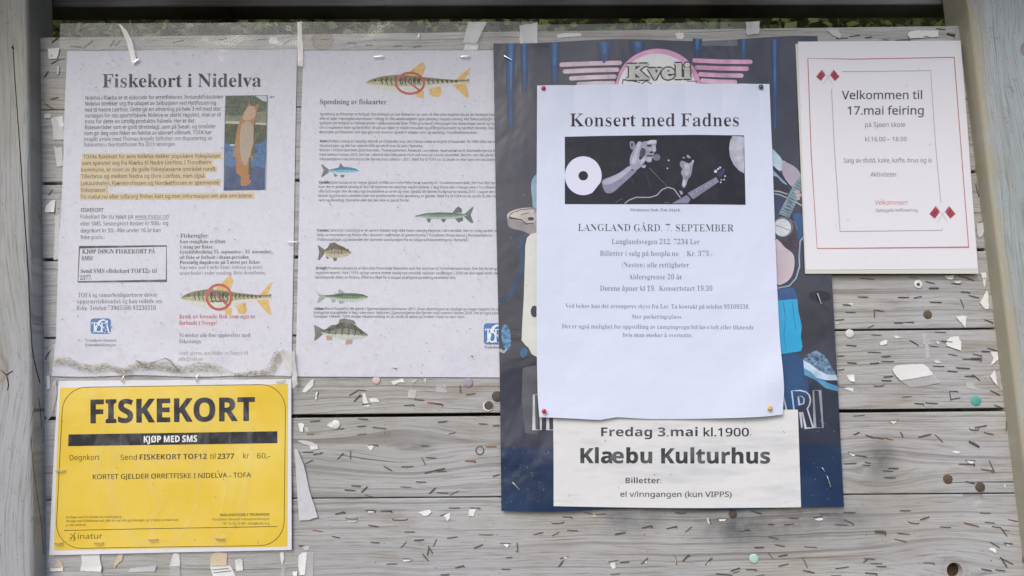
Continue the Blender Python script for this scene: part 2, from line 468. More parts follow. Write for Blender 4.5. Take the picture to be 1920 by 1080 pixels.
# ------------------------------------------------------------------ the board itself
KN = [X(605, 76)+(.0105, .8), X(1790, 1068)+(.012, .3), X(1650, 880)+(.01, .0), X(760, 830)+(.012, .0)]
SM = [X(1655, 857)+(.011, .014, .75), X(1380, 992)+(.034, .013, .8), X(1178, 975)+(.028, .013, .55), X(1575, 972)+(.034, .010, .6),
      X(1470, 975)+(.05, .018, .45), X(1250, 965)+(.07, .009, .4), X(1640, 880)+(.02, .02, .3)]
plank_mat = wood('weathered_plank_wood', 'X', 'bbb9b6', 'a9a8a6', KN, SM, stain=.42, lines=.62, cracks=1)
board = empty('notice_board', (0, 0, 0), 'weathered grey plank notice board between two square posts, covered with notices', 'notice board')

def dark(name='dark_recess'): return plain(name, '2c2723', .9, .1, c2='16130f', scale=120)
gaps = [((80, 70), (1800, 48), 0), ((80, 206), (1826, 186), 1.6), ((80, 344), (1840, 322), 5.2), ((80, 487), (1860, 468), 5.0),
        ((80, 634), (1879, 616), 3.4), ((80, 785), (1903, 768), 6.4), ((80, 938), (1920, 925), 2.2), ((80, 1092), (1920, 1086), 4.0), ((80, 1250), (1920, 1246), 4)]
def strip_line(g, px): (x0, y0), (x1, y1), _ = g; return y0+(y1-y0)*(px-x0)/(x1-x0)
def box_from(quadF, depth, bev=.0012):
    """quadF: 4 world points (TL,TR,BR,BL) of the front; extruded to +y; bevelled bmesh"""
    bm = bmesh.new(); f = [bm.verts.new(p) for p in quadF]; b = [bm.verts.new(Vector(p)+Vector((0, depth, 0))) for p in quadF]
    bm.faces.new(f); bm.faces.new(b[::-1])
    for i in range(4): j = (i+1) % 4; bm.faces.new((f[j], f[i], b[i], b[j]))
    bmesh.ops.recalc_face_normals(bm, faces=bm.faces)
    if bev: bmesh.ops.bevel(bm, geom=list(bm.edges), offset=bev, segments=3, affect='EDGES', profile=.5)
    return bm
def bmobj(name, bm, mat, parent, label=None, smooth=False):
    org = wloc(parent) if parent else Vector((0, 0, 0))
    bmesh.ops.translate(bm, verts=bm.verts, vec=-org)
    me = bpy.data.meshes.new(name); bm.to_mesh(me); bm.free(); me.materials.append(mat)
    o = bpy.data.objects.new(name, me); COL.objects.link(o); o.parent = parent
    if label: o['label'] = label
    return o
XL, XR = 66, 1900
planks = []
for i in range(len(gaps)-1):
    g0, g1 = gaps[i], gaps[i+1]; q = []
    xl, xr = (60, 1830) if i < 2 else (62, 1890) if i < 4 else (66, 1935)
    for px, g, sg in ((xl, g0, 1), (xr, g0, 1), (xr, g1, -1), (xl, g1, -1)):
        q.append(at(px, strip_line(g, px)+sg*g[2]/2, 0))
    bm = box_from(q, .020, .0010)
    planks.append(bmobj('plank', bm, plank_mat, board))
# knot hole: cut through the bottom visible plank and a half hole at the edge between two planks
def cut(o, px, py, r, depth):
    c = at(px, py); bm = bmesh.new()
    bmesh.ops.create_cone(bm, cap_ends=True, segments=28, radius1=r, radius2=r*.75, depth=depth*2, matrix=Matrix.Translation(c)@Matrix.Rotation(-math.pi/2, 4, 'X'))
    me = bpy.data.meshes.new('cutter'); bm.to_mesh(me); bm.free(); k = bpy.data.objects.new('cutter', me); COL.objects.link(k)
    m = o.modifiers.new('b', 'BOOLEAN'); m.operation = 'DIFFERENCE'; m.object = k; m.solver = 'EXACT'
    bpy.context.view_layer.update(); dg = bpy.context.evaluated_depsgraph_get()
    nm = bpy.data.meshes.new_from_object(o.evaluated_get(dg)); o.modifiers.clear(); o.data = nm
    bpy.data.objects.remove(k); bpy.data.meshes.remove(me)
cut(planks[6], 1790, 1070, .0078, .006)
cut(planks[6], 1825, 929, .0105, .003)
def disc_on(name, px, py, rpx, d, mat, parent=None, dome=.4, n=24, hole=0, label=None, thick=.5):
    """low domed disc facing the viewer"""
    c = at(px, py, d); r = rpx*PXM; V = []; F = []
    rings = [(1, 0), (1, thick), (.93, thick+dome*.4), (.6, thick+dome*.85)] + ([(.3, thick+dome)] if not hole else [])
    if hole: rings.append((hole, thick+dome*.9)); rings.append((hole*.8, thick*.3))
    for rr, h in rings:
        for i in range(n): a = 2*math.pi*i/n; V.append((c.x+r*rr*math.cos(a), c.y-h/1000, c.z+r*rr*math.sin(a)))
    for k in range(len(rings)-1):
        for i in range(n): j = (i+1) % n; F.append((k*n+i, k*n+j, (k+1)*n+j, (k+1)*n+i))
    F.append(tuple((len(rings)-1)*n+i for i in range(n)))
    return mesh(name, V, F, mat, parent, smooth=False, label=label)
hole_mat = plain('old_hole_wood', '2c241c', .9, .1, c2='574638', scale=90)
disc_on('knot_hole_bottom', 1790, 1070, 15, -5.5, hole_mat, planks[6], dome=.1)

# posts
def post(front_xs, proud, depth, sign, width, mat, label, lean_line):
    """inner front corner runs through two photo points; box goes outward by width"""
    (x0, y0), (x1, y1) = lean_line
    a = at(x0, y0, proud); b = at(x1, y1, proud); dr = (a-b).normalized()
    top = a+dr*.45; bot = b-dr*.35; o = Vector((sign*width, 0, 0))
    q = [top, top+o, bot+o, bot] if sign > 0 else [top+o, top, bot, bot+o]
    return bmobj('post', box_from(q, depth, .0035), mat, board, label)
lv = at(52, 0, 19)-at(62, 1080, 19); slL = lv.x/lv.z
post_l = wood('grey_post_wood', 'Z', 'a6a6a2', '989896', [X(8, 693)+(.016, .7)], [], edge=(slL,), stain=.12, lines=.55)
post(None, 19, .042, -1, .11, post_l, 'left post of bare grey wood with a long crack and a knot', ((52, 0), (62, 1080)))
rv = at(1815, 0, 19)-at(1948, 1080, 19); slR = rv.x/rv.z; pc = at(1815, 0, 19); cr = pc.x-slR*pc.z
post_r = wood('painted_post_wood', 'Z', 'aab6bc', '9fabb1', [X(1905, 110)+(.008,)], [], edge=(slR, (cr+.001, cr+.012, 'a39c87')), stain=.1, lines=.16, peel=.5)
post(None, 19, .042, 1, .12, post_r, 'right post in worn pale green paint, leaning outwards at its foot', ((1815, 0), (1948, 1080)))
dk = dark()
class Flat(Surf):
    def __init__(s, d): s.d = d
    def wave(s, P, px): return np.zeros(len(P))
crk = Print().line([(24, 84), (28, 150), (33, 220), (38, 290), (44, 380), (50, 470), (53, 520), (57, 600), (60, 650), (64, 675), (70, 700), (75, 718)], 1.1, w2=2.4)
crk.line([(72, 745), (76, 770), (78, 800)], 1.4); crk.line([(58, 820), (62, 870), (70, 930), (78, 985), (82, 1040)], 1.1)
crk.line([(2, 694), (12, 703), (24, 695)], 1.5); crk.line([(12, 703), (15, 715), (16, 722), (14, 732)], 1.5); crk.line([(22, 88), (26, 92)], 3)
crk.put('crack', Flat(19.25), dk, board, 0, label='long dark drying crack down the left post')
# the seam on the inner side of the left post
def side_line(pts, wpx, name, label):
    V = []; F = []
    for (px, py, dd, ww) in pts:
        p = at(px, py, dd); 
        V += [(p.x+.0002, p.y-ww/2000, p.z), (p.x+.0002, p.y+ww/2000, p.z)]
    for i in range(len(pts)-1): F.append((2*i, 2*i+1, 2*i+3, 2*i+2))
    return mesh(name, V, F, dk, board, label=label)

# dark beam behind, seen above the planks
beam_mat = wood('dark_stained_wood', 'X', '1a120e', '120d0a', [], [], stain=.2, lines=.2)
zb = at(960, 10, -26).z
q = [Vector((-.55, .026, zb+.12)), Vector((.55, .026, zb+.12)), Vector((.55, .026, zb-.004)), Vector((-.55, .026, zb+.004))]
bmobj('beam', box_from(q, .030, .002), beam_mat, board, 'dark stained beam above the top plank')
for k in range(9):      # unseen roof of dark boards, added to shade board and bank
    y0 = -.26+k*.2
    q = [Vector((-1.3, y0, 1.80+k*.07)), Vector((1.3, y0, 1.80+k*.07)), Vector((1.3, y0, 1.775+k*.07)), Vector((-1.3, y0, 1.775+k*.07))]
    bmobj('shade_roof_board', box_from(q, .197, .002), beam_mat, board)

# ground and bank
k = N('soil'); k.pbr(k.mix(k.noise(k.coord(), 9, 5), lin('4a4030'), lin('5c5a38')), .95, .1, normal=k.bump(k.noise(k.coord(), 30, 5), .6, .01)); soil = k.m
ys = [-200, -20, -4, -1, .07, .12, .2, .3, .5, .9, 1.4, 4, 30, 200]; zs = [0, 0, 0, 0, 0, .6, 1.35, 1.55, 1.8, 2.3, 2.7, 3.0, 3.5, 4]
xs = [-200, -30, -5] + [i*.1 for i in range(-20, 21)] + [5, 30, 200]; rn = random.Random(4)
V = [(x, y, z+(rn.uniform(-.03, .03) if .1 < y < 2 else 0)) for y, z in zip(ys, zs) for x in xs]
F = [(j*len(xs)+i, j*len(xs)+i+1, (j+1)*len(xs)+i+1, (j+1)*len(xs)+i) for j in range(len(ys)-1) for i in range(len(xs)-1)]
gnd = mesh('ground', V, F, soil, loc=(0, 0, 0)); gnd['kind'] = 'structure'

k = N('leaf_green'); oi = k.coord()
b = k.pbr(k.mix(k.ramp(k.noise(oi, 14, 2), .4, .6), lin('54692f'), lin('6f7a4c')), .55, .4); leaf = k.m
rn = random.Random(11); V = []; F = []
def bankz(y): return np.interp(y, ys, zs)
for _ in range(7600):
    y = rn.uniform(.10, .55); x = rn.uniform(-1.25, 1.25); z = bankz(y)+rn.uniform(0, .07); L = rn.uniform(.008, .030); W_ = L*rn.uniform(.25, .5)
    if y < .085: continue
    y = max(y, .10)
    a = rn.uniform(0, 6.28); t = rn.uniform(-.9, .9); u = Vector((math.cos(a), math.sin(a)*.6-.3, t)).normalized(); s_ = u.cross(Vector((rn.uniform(-1, 1), -1, rn.uniform(0, 1)))).normalized()
    p = Vector((x, y, z)); bn = len(V); V += [p, p+u*L*.5+s_*W_, p+u*L, p+u*L*.5-s_*W_]; F.append((bn, bn+1, bn+2, bn+3))
for _ in range(1500):
    y = rn.uniform(.11, .5); x = rn.uniform(-1.25, 1.25); z = bankz(y); L = rn.uniform(.04, .13); a = rn.uniform(-1.2, 1.2)
    p = Vector((x, y, z)); m_ = p+Vector((math.sin(a)*L*.5, -L*.15, L*.5)); e = p+Vector((math.sin(a)*L*1.1, -L*.1, L*.75)); s_ = Vector((.0009, .0003, 0)); bn = len(V)
    V += [p-s_, p+s_, m_-s_, m_+s_, e]; F += [(bn, bn+1, bn+3, bn+2), (bn+2, bn+3, bn+4)]
ug = mesh('undergrowth', [tuple(v) for v in V], F, leaf, loc=(0, 0, 0)); ug['kind'] = 'stuff'
tag(ug, 'dim green leaves and grass blades on the bank behind the board', 'undergrowth')
# pale stone seen through the gap
stone_mat = plain('lichen_stone', 'b5ab8e', .9, .2, c2='8a8266', scale=45)
bm = bmesh.new(); bmesh.ops.create_icosphere(bm, subdivisions=3, radius=.5); pa, pb = at(358, 40, -110), at(465, 40, -110)
rn = random.Random(3)
for v in bm.verts:
    s_ = 1+.08*math.sin(v.co.x*9)+.07*math.sin(v.co.z*11+v.co.y*7); v.co = Vector((v.co.x*(pb.x-pa.x), v.co.y*.05, v.co.z*.085))*s_
    v.co.x = max(-.46*(pb.x-pa.x), min(.46*(pb.x-pa.x), v.co.x)); v.co.z = min(v.co.z, .032)
cs = (pa+pb)/2; zt = at(410, 31, -110).z
bmesh.ops.translate(bm, verts=bm.verts, vec=Vector((cs.x, cs.y+.025, zt-.032)))
me = bpy.data.meshes.new('stone'); bm.to_mesh(me); bm.free(); me.materials.append(stone_mat); st = bpy.data.objects.new('stone', me); COL.objects.link(st)
tag(st, 'pale mottled flat topped stone behind the gap above the top plank', 'stone')
# ------------------------------------------------------------------ notices
DK = '36363e'; MID = '4c4c56'
def fish(surf, par, x0, x1, cy, h, top, bottom, back, side, belly, fincol, fins, facing=1, name='fish_picture', bars=None, tail=None, eye=(.9, -.12)):
    """printed fish; top/bottom: list of (u, frac of h); u from tail(0) to snout(1) when facing right"""
    L = x1-x0
    def P(u, v): return ((x0+u*L) if facing > 0 else (x1-u*L), cy+v*h)
    prt = Print()
    for f in fins: prt.poly([P(*q) for q in f])
    root = prt.put(name, surf, ink(*fincol) if isinstance(fincol, tuple) else ink(fincol), par, 1)
    us = np.linspace(top[0][0], top[-1][0], 26)
    T = np.interp(us, *zip(*top)); B = np.interp(us, *zip(*bottom))
    def band(a, b): return [P(u, T[i]+(B[i]-T[i])*a) for i, u in enumerate(us)] + [P(u, T[i]+(B[i]-T[i])*b) for i, u in reversed(list(enumerate(us)))]
    for a, b, c in ((0, .36, back), (.34, .70, side), (.68, 1, belly)):
        Print().poly(band(a, b)).put('fish_body', surf, ink(c[0], mott=c[1], scale=480), root, 2)
    d = Print()
    if bars:
        for u, wv, a, b in bars:
            t, bb = np.interp(u, *zip(*top)), np.interp(u, *zip(*bottom))
            d.line([P(u, t+(bb-t)*a), P(u+.01, t+(bb-t)*(a+b)/2), P(u-.005, t+(bb-t)*b)], wv*L, w2=wv*L*.35)
    ex, ey = P(*eye); d.ell(ex, ey, max(1.2, h*.05), max(1.2, h*.05), n=12)
    d.put('fish_marking', surf, ink('3c3e38', fade=.25), root, 3)
    return root
def stopp(surf, par, x0, x1, cy, scale, s):
    top = [(0, .0), (.03, -.08), (.1, -.16), (.2, -.24), (.4, -.30), (.6, -.24), (.8, -.14), (.9, -.12), (1, -.18)]
    # this fish looks left: u=0 is the snout in its own frame, so flip the tables
    tp = [(0, -.13), (.04, -.10), (.15, -.10), (.35, -.17), (.55, -.27), (.7, -.32), (.85, -.24), (.95, -.12), (1, .02)]
    bt = [(0, .10), (.04, .06), (.15, .10), (.35, .20), (.55, .36), (.72, .40), (.88, .26), (.96, .14), (1, .04)]
    fins = [[(.0+.16, .0), (.02, -.52), (-.02, -.6), (.05, -.05), (.03, .1), (-.0, .62), (.02, .66), (.1, .38), (.17, .08)],
            [(.46, -.24), (.42, -.62), (.45, -.85), (.5, -.72), (.58, -.42), (.62, -.28)],
            [(.28, .16), (.27, .50), (.30, .62), (.36, .58), (.4, .3)], [(.44, .38), (.44, .68), (.5, .62), (.53, .4)], [(.68, .2), (.7, .42), (.77, .30), (.78, .2)]]
    r = fish(surf, par, x0, x1, cy, 50*scale, tp, bt, ('8b8258', '6c6848'), ('bdb99c', '9a9c7c'), ('d2d3cc', 'c2c4bc'), ('d6b878', 'print_ink', .15, .6, 'c9a257', 400), fins, -1,
             bars=[(u, .022, .12, .62) for u in np.linspace(.12, .84, 17)], eye=(.91, -.07))
    cx, rx, ry = s[0], s[2], s[3]
    Print().ring(cx, s[1], rx, ry, 4.6*scale).line([(cx-rx*.68, s[1]-ry*.68), (cx+rx*.68, s[1]+ry*.68)], 3.6*scale).put('stop_sign_print', surf, ink('b94f4a', fade=.08), par, 5)
    t = Print(); text(t, 'STOPP', cx-rx*.68, cx+rx*.72, s[1]+1.5*scale, 10.5*scale, 'nb'); t.put('lettering', surf, ink('3f4640', fade=.1), par, 7)
    return r
def quad(P, a, b, c, d): return P.poly([a, b, c, d])
def fisker_logo(surf, par, x0, y0, x1, y1, clipx=None):
    w_, h_ = x1-x0, y1-y0; r = w_*.16; P = Print(); L = []
    for cx, cy, a in ((x1-r, y0+r, 270), (x1-r, y1-r, 0), (x0+r, y1-r, 90), (x0+r, y0+r, 180)):
        for k in range(5): t = R(a+k*22.5); L.append((cx+r*math.cos(t), cy+r*math.sin(t)))
    lg = P.poly(L).put('logo', surf, ink('3d6cab', fade=.12, mott='4a78b0'), par, 2)
    Q = Print(); text(Q, 'T', x0+w_*.06, x0+w_*.34, y1-h_*.12, h_*.62, 'sm'); text(Q, 'F', x0+w_*.5, x0+w_*.74, y1-h_*.10, h_*.62, 'sm'); text(Q, 'A', x0+w_*.68, x0+w_*.96, y1-h_*.06, h_*.6, 'sm')
    Q.ring(x0+w_*.40, y1-h_*.36, w_*.15, h_*.24, h_*.07)
    Q.line([(x0+w_*.36, y0+h_*.45), (x0+w_*.45, y0+h_*.2), (x0+w_*.6, y0+h_*.1), (x0+w_*.74, y0+h_*.12)], h_*.16, w2=h_*.07)
    Q.poly([(x0+w_*.7, y0+h_*.2), (x0+w_*.86, y0+h_*.1), (x0+w_*.84, y0+h_*.36)])
    Q.line([(x0+w_*.34, y0+h_*.5), (x0+w_*.26, y0+h_*.8), (x0+w_*.14, y0+h_*.9)], h_*.06)
    Q.put('lettering', surf, ink('dfe6ee', fade=0), lg, 4)
    return lg

# ---------- fishing notice, left
pA = paper('dirty_wet_paper', 'cfcfdb', dirt=.24, dirtc='9a98a0', coat=.0, wave=.22)
SA = Surf(1.2, .30, 3, .12)
nA = empty('fishing_notice', at(335, 705, 1.2), 'white printed notice headed Fiskekort i Nidelva with a trout photo, top left under clear film', 'notice')
sheet('paper_sheet', SA, [(126, 95), (121, 200), (117, 345), (109, 480), (105, 640), (97, 705)], [(557, 91), (553, 300), (549, 560), (546, 705)], 40, 54, pA, nA,
      top=lambda u: (0, 2.2*math.sin(u*9)*.5), bottom=lambda u: (0, 1.5*math.sin(u*13)))
SL = -.007
P = Print(); text(P, 'Fiskekort i Nidelva', 192, 490, 164, 25, 'sb', -.004); P.put('heading', SA, ink('26272f', fade=.2), nA, 2)
BL = [('Nidelva i Klæbu er et eldorado for ørretfiskeren. Innlandsfiskedelen', 160, 418, 187), ('Nidelva strekker seg fra utløpet av Selbusjøen ved Hyttfossen og', 160, 405, 198),
      ('ned til Nedre Leirfoss. Dette gir en strekning på hele 3 mil med stor', 159, 415, 209.5), ('variasjon for oss sportsfiskere. Nidelva er sterkt regulert, men er til', 159, 414, 220.5),
      ('tross for dette en utrolig produktiv fiskeelv. Her er det', 159, 365, 231.5), ('fiskeområder som er godt tilrettelagt, som på Svean, og områder', 159, 405, 242.5),
      ('som gir deg som fisker en følelse av uberørt villmark. TOFA har', 158, 397, 253.5)]
P = Print()
for s_, a, b_, y in BL: text(P, s_, a, b_, y, 7.2, 'nn', SL)
Q = Print(); text(Q, 'av', 506, 515, 184, 5, 'nm'); Q.put('stray_word', SA, ink(DK, fade=.3), nA, 2); P.put('paragraph', SA, ink(DK, fade=.3), nA, 2)
P = Print(); text(P, 'inngått avtale med Thomas Angells Stiftelser om disponering av', 157, 398, 264.5, 7.2, 'nr', SL); text(P, 'fiskeretten i Nordsetfossen fra 2019 sesongen.', 157, 330, 275, 7.2, 'nr', SL)
P.put('paragraph', SA, ink(MID, fade=.3), nA, 2)
HL = [('TOFAs fiskekort for øvre Nidelva dekker populære fiskeplasser', 156, 414, 297.5), ('som spenner seg fra Klæbu til Nedre Leirfoss. I Trondheim', 154, 396, 309.5), ('kommune, er noen av de gode fiskeplassene området rundt', 153, 404, 322),
      ('Tillerbrua og mellom Nedre og Øvre Leirfoss, men også', 152, 383, 334.5), ('Løkaunhølen, Fjæremsfossen og Nordsetfossen er spennende', 152, 411, 347.5), ('fiskeplasser.', 152, 200, 360), ('På inatur.no eller tofa.org finnes kart og mer informasjon om alle områdene.', 152, 474, 372.5)]
P = Print(); H = Print()
for s_, a, b_, y in HL:
    text(P, s_, a, b_, y, 7.2, 'nn', SL); sl = SL*(b_-a)
    H.poly([(a-2, y-9.6), (b_+3, y-9.6+sl), (b_+3, y+2.6+sl), (a-2, y+2.6)])
H.put('highlight', SA, ink('cdbb96', fade=.15), nA, 1); P.put('paragraph', SA, ink('453f38', fade=.2), nA, 3)
P = Print(); text(P, 'FISKEKORT', 152, 194, 397.5, 7, 'nm', SL)
for s_, a, b_, y in (('Fiskekort får du kjøpt på', 151, 249, 410), ('eller SMS. Sesongkort koster kr 500,- og', 151, 315, 423), ('døgnkort kr 50.- Alle under 16 år kan', 151, 301, 436), ('fiske gratis.-', 151, 196, 448.5)): text(P, s_, a, b_, y, 7.2, 'nr', SL)
P.put('paragraph', SA, ink(MID, fade=.3), nA, 2)
P = Print(); text(P, 'www.inatur.no', 253, 316, 409, 7.2, 'nr', SL); P.line([(253, 411), (316, 410.5)], .9); P.put('web_address', SA, ink('7a6c9c', fade=.2), nA, 2)
P = Print().line([(149, 463.5), (312, 461), (312, 526.5), (146, 528.5)], 2.6, closed=True)
for s_, a, b_, y in (('KJØP DØGN FISKEKORT PÅ', 154, 291, 475.5), ('SMS!', 153, 174, 488), ('Send SMS «fiskekort TOF12» til', 151, 294, 512), ('2377.', 150, 172, 524.5)): text(P, s_, a, b_, y, 8, 'sb', -.004)
P.put('boxed_text', SA, ink('4a4a52', fade=.25), nA, 2)
P = Print()
for s_, a, b_, y in (('TOFA og samarbeidspartnere driver', 146, 295, 557), ('oppsynsvirksomhet óg kan veilede om', 145, 304, 569), ('fiske. Telefon:73965580-95230510', 144, 292, 581.5)): text(P, s_, a, b_, y, 8, 'sr', -.004)
P.put('paragraph', SA, ink('45454e', fade=.25), nA, 2); P = Print(); text(P, 'Vi ønsker alle fine opplevelser med', 336, 469, 632, 7.4, 'sr', -.003); text(P, 'fiskestanga.', 336, 378, 643.5, 7.4, 'sr')
P.put('paragraph', SA, ink('45454e', fade=.25), nA, 2); P = Print(); text(P, 'Trondheim Omland', 160, 218, 640.5, 5, 'sr'); text(P, 'Fiskeadministrasjon', 160, 218, 649, 5, 'sr')
P.put('paragraph', SA, ink('45454e', fade=.25), nA, 2)
fisker_logo(SA, nA, 170, 597, 208, 626)
P = Print()
for s_, a, b_, y, c_ in (('Fiskeregler:', 338, 391, 445.5, 7.8), ('Kun stangfiske er tillatt.', 337, 424, 456, 6.4), ('1 stang per fisker.', 337, 400, 466, 6.4), ('Gytetidsfredning 15. september - 15. november;', 337, 510, 475.5, 6.4),
                     ('alt fiske er forbudt i denne perioden.', 337, 468, 485.5, 6.4), ('Personlig døgnkvote på 5 ørret per fisker.', 337, 489, 495, 6.4)): text(P, s_, a, b_, y, c_, 'sb', -.003)
P.put('paragraph', SA, ink('4c4c54', fade=.25), nA, 2)
P = Print(); text(P, 'Vær nøye med å tørke båter, redskap og annet', 337, 492, 504.5, 6.6, 'sr', -.005); text(P, 'utstyr brukt i andre vassdrag. Helst desinfiseres.', 337, 498, 515, 6.6, 'sr', -.004)
P.put('paragraph', SA, ink('5e5e68', fade=.3), nA, 2)
stopp(SA, nA, 339, 509, 558, 1.0, (411, 557, 23, 23)); P = Print(); text(P, 'spredning', 395, 427, 566.5, 4, 'nb'); P.put('lettering', SA, ink('4e4c42'), nA, 7)
P = Print(); text(P, 'Bruk av levende fisk som agn er', 336, 479, 597, 7.6, 'sb', -.002); text(P, 'forbudt i Norge!', 336, 407, 609, 7.6, 'sb'); P.put('paragraph', SA, ink('b8626a', fade=.3), nA, 2)
P = Print(); text(P, 'Send gjerne inn bilder av fangst til', 335, 465, 665, 7, 'sr'); text(P, 'tofa@tofa.no', 335, 380, 676, 6.6, 'sr'); P.put('paragraph', SA, ink('85858e', fade=.3), nA, 2)
st_ = [(100, 676), (112, 669), (130, 671), (150, 680), (175, 684), (200, 680), (232, 690), (262, 676), (300, 678), (340, 686), (372, 678), (410, 684), (440, 700), (505, 690), (520, 660), (538, 656), (530, 676), (515, 700), (470, 706), (400, 698), (345, 700), (300, 696), (262, 690), (245, 699), (232, 706), (215, 697), (170, 698), (140, 692), (118, 683), (102, 688)]
Print().poly(st_).put('damp_stain', SA, ink('b4b1aa', 'damp_stain', .3, .8, 'cacad2', 260, .3), nA, 1)
# trout photograph
ph = Print().poly([(423.5, 180), (501.5, 179), (501, 190), (423, 192)]).put('photo', SA, ink('b6bcc8', fade=0), nA, 2)
ph['label'] = 'printed photo of a trout hanging over a blue river'
def Z(x, y): return (400+x*120/617, 160+y*210/1080)
def zz(*p): return [Z(*q) for q in p]
Print().poly(zz((120, 105), (400, 100), (470, 150), (520, 160), (518, 260), (520, 360), (110, 350))).put('treeline', SA, ink('5d6a56', mott='3c473a', scale=420, fade=.05), ph, 3)
Print().poly(zz((113, 290), (200, 300), (420, 260), (520, 250), (518, 365), (112, 350))).put('far_bank', SA, ink('7d8268', mott='646b50', scale=380, fade=.1), ph, 4)
Print().poly(zz((112, 345), (300, 352), (518, 365), (518, 385), (112, 372))).put('shoreline', SA, ink('b2b0a8', fade=0), ph, 5)
Print().poly(zz((112, 368), (518, 382), (512, 570), (107, 570))).put('water_reflection', SA, ink('4b5432', mott='363f2c', scale=420, fade=.05), ph, 5)
Print().poly(zz((107, 540), (180, 590), (240, 560), (330, 600), (430, 560), (514, 530), (508, 700), (498, 800), (102, 790))).put('river_water', SA, ink('4574a4', mott='2f5684', scale=420, fade=.05), ph, 6)
Print().poly(zz((104, 780), (500, 780), (496, 1006), (98, 1012))).put('river_water', SA, ink('335280', mott='3a4566', scale=380, fade=.05), ph, 6)
Print().spoly(zz((300, 260), (345, 185), (345, 120), (352, 120), (352, 190), (400, 210), (440, 170), (430, 230), (405, 330), (392, 450), (388, 560), (430, 640), (370, 700), (360, 860), (340, 900), (375, 930), (330, 970), (255, 975), (275, 880), (215, 850), (225, 760), (215, 690), (190, 690), (215, 560), (225, 440), (262, 340))).put('trout', SA, ink('977350', mott='ae7238', scale=500, fade=.05), ph, 8)
Print().spoly(zz((275, 350), (390, 350), (388, 560), (345, 720), (310, 800), (262, 700), (255, 500))).put('trout_flank', SA, ink('9f918a', mott='ae9a84', scale=600, fade=.0), ph, 9)
Print().spoly(zz((318, 230), (345, 195), (415, 215), (405, 330), (290, 350), (285, 300))).put('trout_head', SA, ink('b0a294', mott='b58a6c', scale=500, fade=.0), ph, 9)
Print().poly(zz((388, 560), (430, 640), (370, 690), (365, 640))).poly(zz((345, 700), (365, 700), (362, 860), (340, 860))).poly(zz((398, 350), (408, 350), (402, 470), (392, 450))).put('trout_shadow', SA, ink('4d5248', fade=0), ph, 10)
Print().line([(423.6, 180), (501.6, 179), (498, 356), (420, 357)], .8, closed=True).put('photo_border', SA, ink('6a7080', fade=0), ph, 10)

# ---------- fish species notice, middle
SB = Surf(1.4, .28, 8, .14)
nB = empty('species_notice', at(760, 707, 1.4), 'white notice headed Spredning av fiskearter with six small fish pictures, tucked behind the blue poster', 'notice')
sheet('paper_sheet', SB, [(569, 95), (563, 275), (560, 450), (554, 706)], [(987, 94), (992, 400), (998, 708)], 40, 54, pA, nB)
stopp(SB, nB, 686, 880, 154, .9, (769, 156, 26, 19.5))
P = Print(); text(P, 'Spredning av fiskearter', 600, 725, 195.5, 9.5, 'sb'); P.put('heading', SB, ink('4c4c56', fade=.25), nB, 2)
def block(lines, x0, y0, dy, cap=4.9, st='nn', slope=.003):
    P = Print()
    for i, (s_, x1) in enumerate(lines): text(P, s_, x0-(i*.3), x1, y0+dy*i, cap, st, slope)
    return P.put('paragraph', SB, ink('464650', fade=.25), nB, 2)
block([('Spredning av fiskearter er forbudt. Introduksjon av nye fiskearter i et vann vil ofte virke negativt inn på de stedegne fiske', 929), ('ofte vil tape i næringskonkurransen. I tillegg vil ofte vannkvaliteten også påvirkes i negativ retning. Alle fiskeutsettinger sk', 931),
       ('godkjent på forhånd av Fylkesmannen i vedkommende fylke. TOFA prioriterer informasjon om dette meget sterkt og har', 929), ('om å respektere lover og forskrifter. Brudd på regler er miljøkriminalitet og vil bli politianmeldt og håndtert deretter. Noen', 930),
       ('eksempler på fiskearter som opp gjennom årene er spredt til enkelte vann og vassdrag i Trondheimsområdet:', 895)], 600, 216.3, 8.4)
block([('Mort (Rutilus rutilus) er naturlig utbredt på Østlandet, hvor den i første rekke er knyttet til lavlandet. På 1990-tallet ble m', 929), ('Nevassdraget, og den har i ettertid blitt spredt til noen få vann i Bymarka.', 793), ('Morten i Kobberdammen, Baklidammen, Theisendammen, Kyvatnet, Lianvatnet, Haukvatnet samt Sølvskakketjønna bl', 929),
       ('med rotenon høsten 2016. Det har i ettertid ikke blitt påvist mort ved noen av nevnte lokaliteter. Morten som ble påvist i', 928), ('Vikerauntjønna ved Jonsvatnet ble fjernet med rotenon i 2015. Meld fra til TOFA vis du skulle se eller høre om lokaliteter', 929)], 600, 267, 8.4)
block([('Gjedde (Esox lucius) er en meget glupsk rovfisk som heller ikke hører naturlig til i Trondheimsområdet. Den har blitt spr', 929), ('hvor det er praktisk umulig at den har kommet via naturlige vandringsveier. I dag finnes den i mange vann i Trondheims', 930),
       ('ofte fortrenger den de naturlige bestandene av ørret og røye. Gjedda ble fjernet fra Bymarka høsten 2016. I dag er det s', 930), ('Malvik og Jonsvatns-området som har problematikk med spredning av gjedde. Meld fra til TOFA vis du skulle få eller se', 930), ('vann og vassdrag i Bymarka eller der den ikke er påvist fra før.', 768)], 598, 344.3, 8.3)
block([('Karuss (Carassius Carassius) er en annen fiskeart som ikke hører naturlig hjemme i vårt område. Den er trolig spredt m', 931), ('hjelp av mennesker, og finnes ofte i dammer i nærheten av gamle klostre. I Trondheim finnes karuss i Munkauntjønna i', 924), ('Trollavassdraget, og bestanden der stammer sannsynligvis fra de tidligere fiskeutsettingene i Bymarka.', 877)], 595, 434, 8.7)
